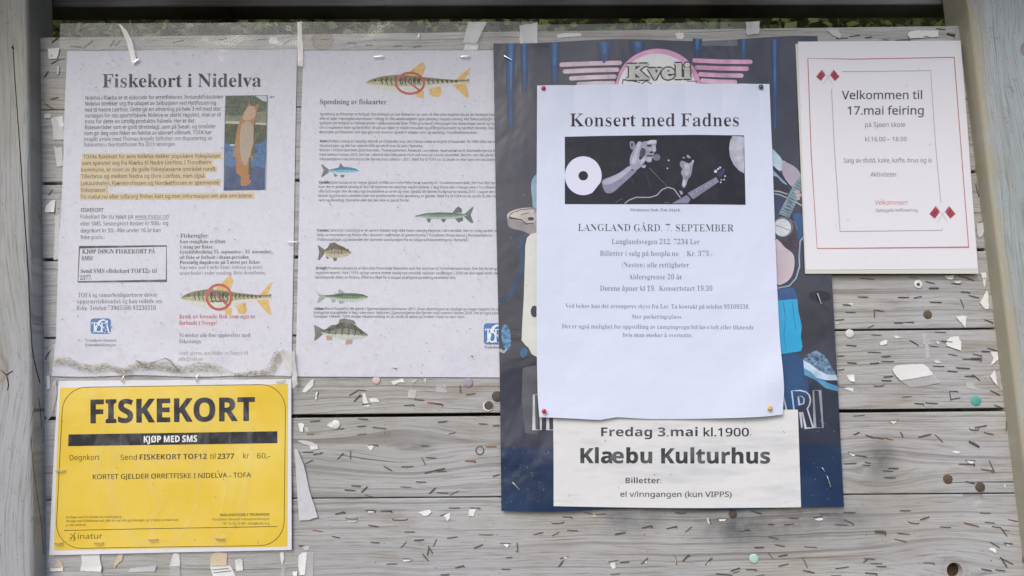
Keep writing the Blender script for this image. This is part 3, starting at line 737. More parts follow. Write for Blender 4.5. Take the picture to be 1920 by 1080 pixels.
block([('Ørekyt (Phoxinus phoxinus) er den siste fremmede fiskearten som har kommet til Trondheimsområdet. Den ble første ga', 933), ('registrert øverst i Nea i 1974, og har senere inntatt stadig nye områder nedover vassdraget. I 2003 var den også talrik i de', 933), ('lakseførende delen av Nidelva. Effektive tiltak for å stoppe ytterligere spredning eksisterer ikke.', 855)], 592, 505, 8.6)
block([('Abbor (Perca fluviatilis) ble påvist i Gjennsettjønna sommeren 2017. Disse utsettingene er ulovlige og meget negativt for d', 934), ('biologiske mangfoldet vi har i våre vann. Abboren i Gjennsettjønna ble fjernet med rotenon høsten 2018. Det er også påvi', 934), ('Stavsjøen i Malvik. TOFA ønsker tilbakemelding vis du skulle få abbor på kroken i noen av våre vann.', 872)], 589, 581, 7.3)
for w_, a, b_, y in (('Mort', 600, 614, 267), ('Gjedde', 598, 618.5, 344.3), ('Karuss', 595, 615, 434), ('Ørekyt', 592, 612, 505), ('Abbor', 589, 607.5, 581)):
    P = Print(); text(P, w_, a, b_, y, 5, 'nb'); P.put('species_name', SB, ink('55557a', fade=.2), nB, 3)
ft = lambda a, b: [(0+.18, 0.05), (.0, -.45), (.05, -.03), (.0, .42), (.06, .42), (.18, .12)]
TAIL = [(.22, -.06), (.03, -.48), (.0, -.45), (.07, .0), (.0, .48), (.04, .5), (.22, .10)]
tp = [(.18, -.04), (.3, -.12), (.5, -.28), (.7, -.28), (.85, -.2), (1, .02)]; bt = [(.18, .06), (.3, .18), (.5, .34), (.7, .34), (.85, .24), (1, .06)]
fish(SB, nB, 602, 674, 320, 24, tp, bt, ('4e7fa4', '3f6d92'), ('7fb2cf', '6aa0c2'), ('c6d3dc', 'b6c6d0'), ('6e6a70',), [TAIL, [(.46, -.22), (.5, -.6), (.53, -.5), (.6, -.26)], [(.32, .18), (.36, .5), (.44, .4)], [(.5, .32), (.52, .56), (.6, .5), (.62, .3)]], 1, name='roach_picture')
fish(SB, nB, 778, 888, 402, 26, [(.12, -.02), (.2, -.05), (.35, -.12), (.6, -.15), (.8, -.1), (.9, 0), (1, .1)], [(.12, .1), (.2, .16), (.35, .3), (.6, .34), (.8, .28), (.9, .2), (1, .14)], ('5e7068', '52645c'), ('7e9284', '6a8074'), ('a9b5b2', '98a6a2'), ('5f6a64',),
     [[(.17, .02), (.02, -.55), (.0, -.5), (.05, .05), (.0, .6), (.05, .62), (.17, .14)], [(.2, -.1), (.2, -.4), (.26, -.58), (.3, -.45), (.36, -.12)], [(.18, .18), (.18, .45), (.26, .6), (.32, .3)], [(.46, .3), (.5, .58), (.54, .5), (.56, .3)], [(.72, .3), (.75, .62), (.79, .5), (.8, .28)]], -1, name='pike_picture', eye=(.88, .03))
fish(SB, nB, 596, 659, 472, 32, [(.18, -.08), (.3, -.25), (.45, -.45), (.6, -.42), (.8, -.25), (1, .04)], [(.18, .06), (.3, .28), (.45, .36), (.65, .36), (.85, .26), (1, .1)], ('6a6448', '4c4836'), ('a89a78', '827656'), ('c0b8a6', 'a89e88'), ('5a5850',),
     [[(.22, -.1), (.0, -.4), (.04, .0), (.0, .5), (.05, .48), (.22, .06)], [(.28, -.2), (.36, -.5), (.5, -.55), (.6, -.42), (.45, -.3)], [(.24, .2), (.26, .42), (.34, .4)], [(.44, .34), (.48, .58), (.56, .52), (.58, .34)]], 1, name='carp_picture', bars=[(u, .03, .1, .8) for u in (.4, .5, .6, .7)])
fish(SB, nB, 594, 690, 556, 28, [(.14, -.08), (.3, -.12), (.5, -.22), (.75, -.22), (.9, -.15), (1, 0)], [(.14, .04), (.3, .16), (.5, .32), (.75, .34), (.9, .24), (1, .08)], ('3d4c42', '5c7058'), ('86a066', '5d7a55'), ('b9c4c4', 'a8b4b6'), ('93a09c',),
     [[(.18, -.06), (.03, -.2), (.0, -.42), (.0, -.3), (.05, .0), (.0, .45), (.05, .4), (.18, .06)], [(.42, -.15), (.42, -.42), (.46, -.5), (.56, -.22)], [(.28, .16), (.3, .42), (.36, .38), (.38, .2)], [(.42, .28), (.45, .5), (.54, .42), (.55, .3)]], 1, name='minnow_picture', bars=[(u, .018, .3, .62) for u in np.linspace(.2, .8, 13)], eye=(.92, -.06))
fish(SB, nB, 589, 690, 622, 48, [(.14, -.06), (.3, -.14), (.45, -.32), (.6, -.38), (.75, -.28), (.9, -.04), (1, .12)], [(.14, .06), (.3, .18), (.45, .28), (.6, .32), (.75, .3), (.9, .26), (1, .16)], ('3c4038', '5a5e50'), ('8c9082', '5e6254'), ('c2c6c2', 'aab0a8'), ('6d6f66',),
     [[(.18, -.08), (.02, -.26), (.0, -.24), (.02, .1), (.0, .36), (.04, .32), (.18, .08)], [(.45, -.3), (.47, -.48), (.56, -.52), (.74, -.44), (.78, -.3), (.6, -.28)], [(.22, -.1), (.3, -.24), (.36, -.28), (.42, -.22), (.32, -.08)]], 1, name='perch_picture', bars=[(u, .045, .0, .75) for u in (.28, .4, .52, .64, .76)], eye=(.88, .05))
Print().poly([(611, 630), (613, 638), (624, 638), (622, 629)]).poly([(649, 637), (648, 646), (660, 645), (662, 636)]).put('perch_fin', SB, ink('b08a7c', fade=.15), nB, 2)
fisker_logo(SB, nB, 907, 606, 947, 646); P = Print(); text(P, 'Telefon 9', 908, 945, 653.5, 5, 'sb'); P.put('paragraph', SB, ink(MID), nB, 2)

# ---------- yellow fishing permit card
pW = paper('white_card_paper', 'dcdce4', dirt=.12, coat=.1, wave=.4)
SY = Surf(3.0, .35, 21, .13)
nY = empty('yellow_permit_sign', at(320, 1036, 3.0), 'yellow sign with large black word FISKEKORT and a black bar, lower left', 'sign')
sheet('paper_sheet', SY, [(110, 714), (104, 800), (97, 930), (92, 1041)], [(546, 711), (546, 850), (547, 1031)], 42, 32, pW, nY)
yl = ink('deba2c', 'yellow_print', .03, .5, 'e6cb62', 11, .35)
Y = Print().poly([(113, 727), (540, 720), (539, 1025), (101, 1032), (106, 870)]).put('yellow_panel', SY, yl, nY, 1)
rr = []
for cx, cy, a in ((489, 767, 270), (487, 977, 0), (152, 982, 90), (163, 772, 180)):
    for q in range(9): t = R(a+q*11.25); rr.append((cx+46*math.cos(t), cy+46*math.sin(t)))
Print().line(rr, 1.3, closed=True).put('border_line', SY, ink('55503a', fade=0), nY, 2)
P = Print(); text(P, 'FISKEKORT', 170, 478, 793, 43, 'nx', -.0155); P.put('heading', SY, ink('2c2d34', fade=.08), nY, 3)
Print().poly([(129, 814.5), (520, 808.5), (520, 831), (128, 836.5)]).put('black_bar', SY, ink('26262c', fade=.1), nY, 3)
P = Print(); text(P, 'KJØP MED SMS', 270, 370, 829.5, 12, 'nx', -.012); P.put('lettering', SY, ink('e6e6e6', fade=0), nY, 4)
P = Print(); sY = -.012
for s_, a, b_, y, st, c_ in (('Døgnkort', 131, 187, 863, 'nr', 10), ('Send', 226, 257, 862.5, 'nr', 10), ('FISKEKORT TOF12', 262, 388, 862, 'nb', 10), ('til', 394, 404, 860.5, 'nr', 10), ('2377', 408, 439, 860.5, 'nb', 10), ('kr', 456, 467, 859.5, 'nr', 10), ('60,-', 482, 506, 859.5, 'nr', 10), ('KORTET GJELDER ØRRETFISKE I NIDELVA - TOFA', 174, 471, 898.5, 'nm', 9)):
    if s_[:3] == 'KOR': P.put('paragraph', SY, ink('453f26', fade=0), nY, 3); P = Print()
    text(P, s_, a, b_, y, c_, st, sY)
P.put('paragraph', SY, ink('453f26', fade=0), nY, 3)
P = Print()
for s_, a, b_, y in (('Kortkjøp med sms betales via mobilregning.', 124, 228, 972), ('Før kjøp med VISA/Mastercard, eller for mer info og fiskeregler, gå til inatur.no med mobil', 124, 334, 979), ('pc eller nettbrett.', 124, 162, 986.5), ('Trondheim Omland Fiskeadministrasjon', 397, 505, 976), ('Tlf. 73 96 55 80 • tofa@tofa.org', 417, 505, 984)): text(P, s_, a, b_, y, 4.4, 'nr', sY*.8)
text(P, 'INNLANDSFISKE I TRONDHEIM', 412, 505, 968, 5, 'nb', sY)
P.line([(120, 994.5), (520, 987)], 1.3); text(P, 'inatur', 146, 192, 1010.5, 10, 'nr', sY)
P.line([(131, 1001), (137, 1004), (141, 1008), (137, 1015)], 1.2).line([(141, 998), (139, 1004), (134, 1009), (132, 1014)], 1.2).line([(130, 1009), (135, 1007)], 1).line([(142, 1013), (138, 1007)], 1)
P.put('small_print', SY, ink('5e5328', fade=0), nY, 3)

# ---------- band poster
def pblob(px, c):
    pass
k = N('poster_print'); p = k.coord(); s = k.sep(p)
z0 = X(1200, 836)[1]
base = k.mix(k.ramp(k.noise(p, 11, 4, .55), .35, .65), lin('2c2c38'), lin('3c3b49'))  # upper print colour made lighter, with the poster's glare put into it
low = k.mix(k.ramp(k.noise(p, 12, 3, .5), .35, .65), lin('152a4a'), lin('1f3a62'))
f = k.ramp(s[2], z0-.001, z0+.001, 1, 0)
mid = k.ramp(s[2], X(0, 620)[1], X(0, 760)[1], 0, .5)
cbl = k.mix(mid, base, lin('232f4a')); cbl = k.mix(f, cbl, low)
ht = k.noise(p, 13, 3, .5, .5)
k.pbr(cbl, .35, .5, normal=k.bump(ht, .55, .006), coat=.3, coat_rough=.16, coat_normal=k.bump(ht, .7, .008)); poster_m = k.m
def pex(x, y): return 1.2*np.exp(-((y-955)/40.0)**2)*np.sin(x/38.0)*.5 + .9*np.sin(x/47.0+1)*np.exp(-((y-75)/45.0)**2) + .8*np.sin(x/60+y/90)*.4
SP = Surf(4.0, .35, 33, .10, extra=pex)
nP = empty('band_poster', at(1260, 955, 4), 'large dark blue glossy concert poster with a pink winged emblem, mostly covered by white sheets', 'poster')
sheet('poster_sheet', SP, [(925, 80), (930, 400), (937, 700), (940, 958)], [(1532, 70), (1548, 330), (1564, 600), (1583, 952)], 60, 88, poster_m, nP, thick=.25, top=lambda u: (0, 2.5*math.sin(u*11+1)), bottom=lambda u: (0, 2.2*math.sin(u*12)))
def darker(c, q=.72): return ''.join('%02x' % int(int(c[i:i+2], 16)*q) for i in (0, 2, 4))
def pi(c, m=None, sc=60, fade=0):
    if m is None: m = darker(c, .8)
    return ink(c, 'poster_ink', fade, .4, m, sc, .35, .45)
for pts, w_ in (([(958, 82), (956, 150), (958, 235)], 13), ([(983, 82), (984, 150), (983, 172)], 10), ([(1040, 79), (1040, 158)], 14), ([(1133, 79), (1134, 118)], 20), ([(1196, 79), (1196, 100)], 20), ([(1308, 72), (1307, 108)], 12), ([(1395, 72), (1394, 112)], 10), ([(1452, 75), (1453, 240)], 9)):
    wd = Print().line(pts, w_*1.5, w2=w_*.9).put('stage_light_streak', SP, pi('2c3f5e', '2a344c', 70), nP, 1)
    Print().line(pts, w_*.95, w2=w_*.4).put('streak_glow', SP, pi('2c5286', '2a4470', 50), wd, 2)
    Print().line([pts[0], tuple((np.array(pts[0])*.45+np.array(pts[-1])*.55))], w_*.5, w2=w_*.2).put('streak_core', SP, pi('3f76b2', '305c94', 60), wd, 3)
# emblem
em = Print().ell(1234, 166, 80, 74, 180, 360, 40).put('emblem', SP, pi('e3a5cc'), nP, 2)
Print().ell(1232, 172, 74, 71, 180, 360, 40).put('emblem_disc', SP, pi('d6d6da', 'dddde0'), em, 3)
for x0, x1, y, dy, c_ in ((1053, 1162, 121, -3, 'dcc0d2'), (1059, 1157, 134, -3, 'dcc4d4'), (1071, 1152, 147, -3, 'dcc8d6'), (1085, 1150, 158, -2, 'dcc8d6'), (1302, 1407, 113, 3, 'e2a8cc'), (1307, 1400, 126, 3, 'e2a4cc'), (1313, 1390, 139, 3, 'e0b0d0'), (1317, 1378, 151, 3, 'e0b4d2')):
    Print().line([(x0, y), (x0+(x1-x0)*.5, y+dy*.7), (x1, y+dy)], 8.2).ell(x0, y, 4, 4.1, n=12).ell(x1, y+dy, 4, 4.1, n=12).put('wing_bar', SP, pi(c_), em, 2)
P = Print(); text(P, 'Kveli', 1175, 1296, 150, 30, 'sb', 0); Q = Print()
def fat(name, s_, x0, x1, y, cap, r, mat, lay, st='sb', sl=0, n=8):
    for i_ in range(n):
        T_ = Print(); text(T_, s_, x0+r*math.cos(i_*2*math.pi/n), x1+r*math.cos(i_*2*math.pi/n), y+r*math.sin(i_*2*math.pi/n), cap, st, sl); T_.put(name, SP, mat, em, lay+i_*.12)
fat('letter_outline', 'Kveli', 1176, 1295, 149, 27, 4.1, pi('3a3942'), 4, sl=-.025)
fat('lettering', 'Kveli', 1176, 1295, 149, 27, 1.5, pi('d4d4ce'), 6, sl=-.025, n=6)
Print().line([(1167, 158), (1168, 150), (1180, 151), (1200, 155)], 1.8).line([(1202, 158), (1212, 152), (1222, 158)], 1.8).line([(1288, 152), (1308, 152)], 1.6).put('letter_outline', SP, pi('3a3942'), em, 4)
# left slice: arm, small guitar, pale instrument, leg
def zl(*p): return [(915+x*100/491, 260+y*220/1080) for x, y in p]
fgL = Print().spoly(zl((445, 325), (400, 380), (395, 470), (410, 560), (410, 640), (470, 640), (470, 325))).put('sleeve_shape', SP, pi('8fa9bb', '7b98b0', 90), nP, 2)
gt = Print().spoly(zl((170, 700), (200, 670), (290, 640), (400, 632), (470, 640), (470, 870), (380, 885), (330, 850), (190, 825), (178, 760))).put('guitar_picture', SP, pi('958d8e', '857c80', 80), nP, 3)
Print().spoly(zl((172, 700), (200, 672), (290, 642), (400, 634), (430, 650), (425, 795), (350, 795), (310, 755), (180, 735))).put('guitar_top', SP, pi('c8c0bc'), gt, 4)
Print().line(zl((200, 700), (230, 680), (300, 655), (400, 645), (425, 650)), 1.4).line(zl((195, 708), (200, 728), (310, 748), (350, 785), (420, 782)), 2).ell(*zl((395, 738))[0], 6, 3.4).line(zl((300, 703), (380, 683)), 1).put('guitar_marking', SP, pi('3c3438'), gt, 5)
Print().spoly(zl((430, 680), (470, 660), (470, 840), (430, 830), (415, 770))).put('hand_shape', SP, pi('b9b4bc'), nP, 5)
Print().poly([(1008, 436), (996, 438), (988, 446), (985, 460), (982, 560), (979, 610), (978, 638), (986, 648), (991, 652), (997, 664), (1008, 670)]).put('pale_instrument', SP, pi('c9cbc6', 'd2d4ce', 50), nP, 3)
Print().ell(1002, 584, 7, 11).put('sound_hole', SP, pi('2c3450'), nP, 4)
Print().poly([(975, 440), (984, 440), (981, 520), (960, 560), (935, 575), (934, 560), (955, 545), (972, 500)]).put('trouser_seam', SP, pi('2f4866', '23324c', 60), nP, 2)
Print().ell(982, 661, 7, 10, n=14, rot=10).put('strap_button', SP, pi('3f6a92', '28466a', 300), nP, 4)
Print().ell(949, 632, 9, 24, n=18, rot=-6).put('strap_glint', SP, pi('2d4a70', '6aa0c8', 260), nP, 2)
Print().line([(936, 656), (945, 660), (950, 655)], 6, w2=3).put('strap_edge', SP, pi('a8c0d2'), nP, 3)
# left bottom smoke and letters
Print().poly([(980, 690), (1008, 684), (1008, 815), (985, 812), (978, 750)]).put('smoke_print', SP, pi('5c5e68', '4a4c58', 60), nP, 1)
Q = Print()
def outl(P, pts, w_=3.2): return P.line(pts, w_, closed=True)
outl(Q, [(1001, 740), (1014, 740), (1014, 806), (1001, 806)]); outl(Q, [(1027, 740), (1040, 740), (1040, 806), (1027, 806)]); Q.line([(1014, 768), (1027, 768)], 2.8); Q.put('lettering', SP, pi('cfd0d6'), nP, 5)
# right slice
def zr(*p): return [(1435+x*80/480, 240+y*180/1080) for x, y in p]
Print().spoly(zr((60, 215), (110, 260), (190, 350), (200, 420), (180, 490), (150, 480), (60, 410))).put('sleeve_shape', SP, pi('9cb8c6', 'b4cad4', 90), nP, 2)
Print().spoly(zr((190, 350), (240, 390), (310, 420), (370, 470), (420, 560), (330, 640), (300, 670), (230, 590), (180, 490))).put('arm_shape', SP, pi('b0a9b8', 'a297a8', 50), nP, 3)
Print().spoly(zr((60, 400), (140, 470), (290, 660), (280, 670), (60, 450))).put('strap_shape', SP, pi('22263a'), nP, 4)
Print().spoly(zr((60, 450), (110, 490), (200, 580), (270, 650), (190, 620), (130, 540), (60, 540))).put('sleeve_shape', SP, pi('8ea8bf', '7e98b4', 60), nP, 3)
Print().spoly(zr((60, 545), (130, 545), (190, 625), (270, 670), (255, 740), (60, 700))).put('shirt_shadow', SP, pi('322b38'), nP, 2)
Print().spoly(zr((60, 750), (240, 790), (150, 970), (60, 960))).put('shirt_shape', SP, pi('3a3f62', '333858'), nP, 2)
Print().line(zr((60, 735), (160, 750), (240, 785), (340, 830), (420, 880)), 2.2).line(zr((60, 705), (160, 715), (250, 745)), 2).put('cable_print', SP, pi('b4bed0'), nP, 4)
nk = Print().poly(zr((390, 540), (440, 620), (350, 830), (270, 1010), (150, 965), (240, 790), (330, 620))).put('guitar_neck', SP, pi('8fa3b0', '6f8494', 100), nP, 5)
Q = Print()
for t in np.linspace(.12, .98, 13):
    a = np.array((390, 560))*(1-t)+np.array((160, 960))*t; b_ = np.array((450, 610))*(1-t)+np.array((265, 1000))*t; Q.line(zr(tuple(a), tuple(b_)), 1.0)
for t in (.55, .65, .75, .85):
    a = np.array((390, 570))*(1-t)+np.array((170, 960))*t; b_ = np.array((440, 600))*(1-t)+np.array((255, 1000))*t; Q.line(zr(tuple(a*.8+b_*.2), tuple(a*.25+b_*.75)), 1.8)
Q.put('fret', SP, pi('3e4c58'), nk, 6)
for q in ([(310, 710), (370, 690), (400, 720), (340, 745)], [(330, 745), (400, 730), (410, 775), (345, 780)], [(345, 780), (390, 775), (390, 810), (355, 815)]): Print().spoly(zr(*q)).put('finger_shape', SP, pi('bfb2ba'), nP, 7)
def zq(*p): return [(1435+x*155/558, 400+y*300/1080) for x, y in p]
Print().spoly(zq((60, 0), (230, 0), (250, 170), (225, 210), (200, 290), (160, 250), (75, 190))).put('leather_shape', SP, pi('372f3a', '544450', 120), nP, 2)
Print().spoly(zq((175, 0), (265, 0), (265, 140), (215, 190), (210, 80))).put('blue_light', SP, pi('2f4f7c', '3a5c88', 60), nP, 3)
Print().ell(*zq((115, 95))[0], 16.5, 16.5).put('tuner_disc', SP, pi('b9c2c8', 'd4d8da', 120), nP, 5)
Print().ring(*zq((118, 92))[0], 18, 18, 1.3).line(zq((70, 80), (165, 115)), 1.6).line(zq((160, 40), (200, 65), (215, 110)), 1).put('tuner_ring', SP, pi('8495a4'), nP, 6)
Print().spoly(zq((60, 160), (100, 190), (130, 230), (190, 270), (200, 330), (185, 420), (140, 470), (60, 495))).put('guitar_body', SP, pi('b3a4b0', 'c9bcc2', 40), nP, 4)
Print().line(zq((265, 145), (235, 190), (228, 290), (230, 360), (205, 440), (160, 490), (80, 505)), 2.8).put('cable_print', SP, pi('9fb4cc'), nP, 6)
Print().poly(zq((70, 515), (190, 500), (215, 560), (215, 590), (75, 590))).put('cloth_shape', SP, pi('2c4878', '35588c'), nP, 3)
Print().poly(zq((75, 590), (215, 578), (222, 660), (245, 760), (240, 830), (250, 900), (240, 930), (95, 952))).put('cyan_cloth', SP, pi('2aa3d4', '2298cc', 40), nP, 4)
Print().line(zq((120, 600), (135, 700), (125, 820), (140, 930)), 1.6).line(zq((180, 600), (190, 680), (205, 780)), 1.2).put('cloth_fold', SP, pi('1f86b4'), nP, 5)
Print().spoly([(1455, 664), (1504, 660), (1508, 700), (1520, 730), (1500, 770), (1455, 760)]).put('blue_light', SP, pi('23507f', '1f3f6c', 50), nP, 2)
Print().poly([(1505, 675), (1512, 665), (1530, 657), (1548, 668), (1560, 690), (1567, 700), (1567, 704), (1548, 702), (1530, 692)]).put('shoe_shape', SP, pi('2b3e5c', '7fa3c2', 330), nP, 4)
Print().poly([(1506, 675), (1520, 683), (1534, 694), (1550, 702), (1568, 703), (1570, 713), (1548, 713), (1530, 708), (1520, 698), (1507, 690)]).put('shoe_sole', SP, pi('bcd3ea'), nP, 5)
Print().poly([(1507, 690), (1530, 706), (1552, 718), (1570, 724), (1571, 734), (1548, 728), (1528, 712), (1508, 703)]).put('sole_reflection', SP, pi('5a98c0', '4682ac', 80), nP, 4)
Print().spoly([(1516, 548), (1536, 544), (1557, 549), (1558, 563), (1538, 566), (1518, 562)]).put('dark_print_patch', SP, pi('25242e'), nP, 2)  # darker patch of the poster's print
Q = Print()
Q.line([(1466, 734), (1477, 781)], 2.8)
outl(Q, [(1524.5, 732), (1537, 732), (1542.5, 802), (1527.5, 802)], 2.8)
Q.line([(1492, 802), (1484, 733), (1500, 732), (1511, 735), (1517, 741), (1519, 750), (1517, 760), (1513, 766), (1518, 782), (1524, 802), (1510, 803), (1504, 773), (1500, 773), (1503, 802)], 2.6).line([(1496, 743), (1503, 743), (1507, 748), (1507, 755), (1503, 758), (1498, 758)], 2.2, closed=True)
outl(Q, [(1496, 743), (1503, 743), (1507, 748), (1506, 757), (1498, 759)], 2.2); outl(Q, [(1524.5, 732), (1537, 732), (1542.5, 802), (1527.5, 802)], 2.8)
Q.put('lettering', SP, pi('ccd0de'), nP, 6)
# scuffs where staples pulled through
rn = random.Random(8)
for _ in range(70):
    if rn.random() < .5: x, y = rn.uniform(943, 1030), rn.uniform(836, 945)
    else: x, y = rn.uniform(1512, 1570), rn.uniform(560, 940)
    if rn.random() < .25: x, y = rn.uniform(934, 1000), rn.uniform(240, 830)
    a = rn.uniform(0, 3.14); l = rn.uniform(.8, 3.2)
    if _ == 0: SC = Print()
    SC.line([(x, y), (x+l*math.cos(a), y+l*math.sin(a))], rn.uniform(.5, 1.1))
SC.put('scuff', SP, pi('8a94a8'), nP, 8)

# ---------- concert sheet
def cex(x, y):
    b = np.clip((y-660)/120, 0, 1)**2
    r = 2.6*b*(.5+.5*np.sin((x-1000)/52.0)) + 3.4*np.clip((x-1330)/110, 0, 1)**2*np.exp(-((y-705-.35*(1467-x))/52.0)**2)
    t = .9*np.exp(-((y-160)/60.0)**2)*np.sin((x-1007)/139*math.pi*2)
    return r+np.abs(t)+.8*np.clip((1060-x)/60, 0, 1)
SC_ = Surf(6.4, .45, 5, .16, extra=cex)
pC = paper('clean_white_paper', 'd3daf0', wave=.4, rough=.6)
nC = empty('concert_sheet', at(1235, 785, 6.4), 'bright white sheet headed Konsert med Fadnes, pinned over the blue poster', 'notice')
def cbot(u): return (0, float(np.interp(u, [0, .1, .25, .32, .45, .6, .8, .92, 1], [0, 2, 6, 1, 5, 5.5, 4, 2, -2])))
sheet('paper_sheet', SC_, [(1007, 161), (1006, 400), (1006, 640), (1008, 740), (1011, 782)], [(1442, 158), (1448, 285), (1457, 540), (1463, 660), (1468, 735), (1466, 779)], 44, 60, pC, nC, top=lambda u: (0, -1.8*math.sin(u*3.14)), bottom=cbot)
P = Print(); text(P, 'Konsert med Fadnes', 1069, 1385, 237, 24, 'sm'); P.put('heading', SC_, ink('3a2c3e', fade=.1), nC, 2)
cp = Print().poly([(1059, 256.5), (1150, 254.5), (1300, 253), (1395, 254), (1398, 384), (1300, 383), (1059, 383)]).put('photo', SC_, ink('1e1f2a', 'photo_ink', .02, .5, '262834', 30), nC, 2)
cp['label'] = 'printed black and white photo of a guitarist raising both hands'
def zc(*p): return [(1050+x*360/1920, 245+y*155/827) for x, y in p]
def cph(name, c, l, *polys, m=None):
    m = m or darker(c, .7)
    P = Print()
    for q in polys: (P.poly if name in ('guitar_neck', 'round_lamp') else P.spoly)(zc(*q), *(() if name in ('guitar_neck', 'round_lamp') else (2 if len(q) > 5 else 1,)))
    return P.put(name, SC_, ink(c, 'photo_ink', 0, .5, m, 110, .5), cp, l)
x, y = zc((232, 452))[0]
Print().poly([(x+34.5*math.cos(R(t)), y+36.5*math.sin(R(t))) for t in range(0, 360, 10) if not 28 < t < 52]).put('round_lamp', SC_, ink('d8daf0', fade=0), cp, 3); Print().ell(x, y, 9, 8.8).put('lamp_hole', SC_, ink('2c2832', fade=0), cp, 4)
cph('round_lamp', 'ccd0e4', 3, [(1725, 52), (1700, 100), (1690, 180), (1700, 260), (1735, 340), (1790, 400), (1843, 430), (1841, 200), (1838, 60)])
cph('lamp_hole', '7c7e92', 4, [(1843, 165), (1836, 180), (1836, 230), (1843, 242)])
cph('forearm', '8d90a8', 3, [(412, 525), (425, 490), (520, 455), (600, 420), (690, 345), (750, 350), (785, 385), (700, 470), (620, 540), (540, 612), (500, 630), (450, 624)], m='7c7e96')
cph('forearm_light', 'b4b6cb', 4, [(425, 500), (520, 462), (610, 420), (700, 350), (740, 365), (640, 455), (560, 510), (470, 545), (430, 540)], m='a2a4bc')
cph('face', '9da0b6', 3, [(715, 150), (770, 112), (850, 98), (900, 92), (962, 88), (970, 115), (955, 150), (966, 205), (938, 222), (934, 255), (918, 285), (918, 312), (885, 322), (845, 296), (790, 250), (740, 210)], m='85889f')
cph('brow_light', 'c6c8da', 4, [(868, 104), (915, 94), (958, 92), (962, 116), (945, 134), (905, 130), (875, 136)], m='b4b6c8')
cph('nose_light', 'd0d2e2', 4, [(925, 140), (950, 150), (962, 200), (940, 212), (922, 190)])
cph('cheek_light', 'b9bbd0', 4, [(862, 175), (905, 172), (912, 205), (896, 240), (862, 232)]); cph('chin_light', 'bfc1d4', 4, [(870, 268), (912, 264), (914, 300), (886, 314), (862, 294)])
cph('face_shade', '33343f', 5, [(862, 148), (890, 140), (920, 144), (912, 158), (872, 162)], [(893, 212), (915, 206), (938, 214), (925, 228), (900, 230)], [(862, 250), (900, 244), (932, 248), (928, 257), (870, 262)])
cph('face_shade', '50525f', 4, [(795, 170), (850, 178), (858, 215), (845, 255), (812, 285), (792, 240)])
cph('hair', '1b1c25', 5, [(688, 108), (698, 80), (750, 58), (850, 52), (940, 62), (972, 84), (950, 96), (905, 92), (880, 108), (845, 104), (812, 122), (790, 112), (770, 150), (752, 190), (744, 140), (722, 104)])
cph('ear', '9c9eb6', 6, [(692, 122), (712, 102), (740, 110), (752, 140), (746, 175), (722, 196), (704, 180)], m='7a7c94'); cph('ear_shade', '55576a', 7, [(708, 128), (726, 124), (732, 150), (718, 168), (708, 150)])
cph('raised_hand', 'a3a5bd', 6, [(700, 260), (722, 215), (755, 150), (778, 112), (800, 106), (824, 118), (822, 150), (806, 190), (792, 240), (790, 296), (812, 290), (846, 250), (862, 258), (858, 290), (838, 330), (800, 372), (760, 398), (715, 384), (694, 330)], m='9092aa')
cph('hand_light', 'c8cadd', 7, [(775, 128), (796, 112), (812, 122), (800, 160), (778, 215), (768, 290), (752, 350), (718, 340), (722, 270), (750, 200)]); cph('thumb_light', 'c2c4d8', 7, [(800, 318), (846, 262), (856, 270), (836, 322), (806, 352)])
cph('collar', 'c4c6dc', 5, [(800, 352), (830, 350), (858, 338), (852, 375), (825, 375)])
x, y = zc((965, 268))[0]; Print().ell(x, y, 7, 6.2).put('microphone', SC_, ink('5a5c70', fade=0, mott='8486a0', scale=700), cp, 6)
cph('wrist_band', '3a3a4c', 7, [(705, 385), (735, 392), (735, 400), (708, 396)])
cph('far_hand', 'a9abc2', 4, [(1200, 310), (1225, 300), (1260, 318), (1300, 330), (1330, 290), (1342, 300), (1325, 350), (1318, 420), (1300, 470), (1282, 478), (1250, 580), (1215, 560), (1225, 500), (1230, 460), (1205, 420), (1230, 380), (1195, 355)],
    [(1215, 270), (1250, 262), (1245, 282)], [(1262, 245), (1285, 240), (1290, 260), (1300, 255), (1308, 275), (1288, 280), (1270, 262)], [(1190, 590), (1225, 595), (1228, 640), (1205, 640)])
cph('far_hand_light', 'cfd1e2', 5, [(1240, 330), (1290, 335), (1300, 400), (1285, 450), (1255, 455), (1245, 400)], [(1275, 250), (1290, 262), (1280, 272), (1268, 262)], [(1322, 292), (1338, 298), (1330, 318), (1318, 310)], [(1228, 490), (1262, 485), (1245, 560), (1225, 550)])
cph('shirt_fold', '3a3b48', 3, [(840, 400), (870, 420), (920, 600), (905, 600)], [(700, 480), (720, 470), (760, 560), (745, 570)])
cph('guitar_neck', '74768e', 4, [(1275, 625), (1560, 465), (1590, 510), (1335, 685), (1300, 665)], [(1120, 728), (1265, 645), (1310, 680), (1280, 728)], m='8a8ca4')
cph('guitar_head', '4a4c86', 5, [(1565, 440), (1640, 370), (1655, 395), (1600, 480)])
Q = Print()
for q in ((1555, 408, 3), (1580, 385, 2), (1600, 370, 2), (1650, 455, 1.5), (1640, 490, 1.5), (1607, 518, 1.5), (1612, 492, 1.3), (1085, 298, 1.6), (1073, 378, 1.4)): x, y = zc(q[:2])[0]; Q.ell(x, y, q[2], q[2], n=10)
for t in np.linspace(.08, .92, 6): x, y = zc((1300+t*270, 650-t*160))[0]; Q.ell(x, y, .9, .9, n=8)
Q.put('tuning_peg', SC_, ink('c8cade', fade=0), cp, 6)
Print().line(zc((645, 730), (690, 695), (760, 668), (900, 668), (970, 645), (1020, 590), (1080, 566), (1140, 585), (1180, 640), (1205, 672)), 1.9).put('guitar_edge', SC_, ink('a4a4b4', fade=0), cp, 4)
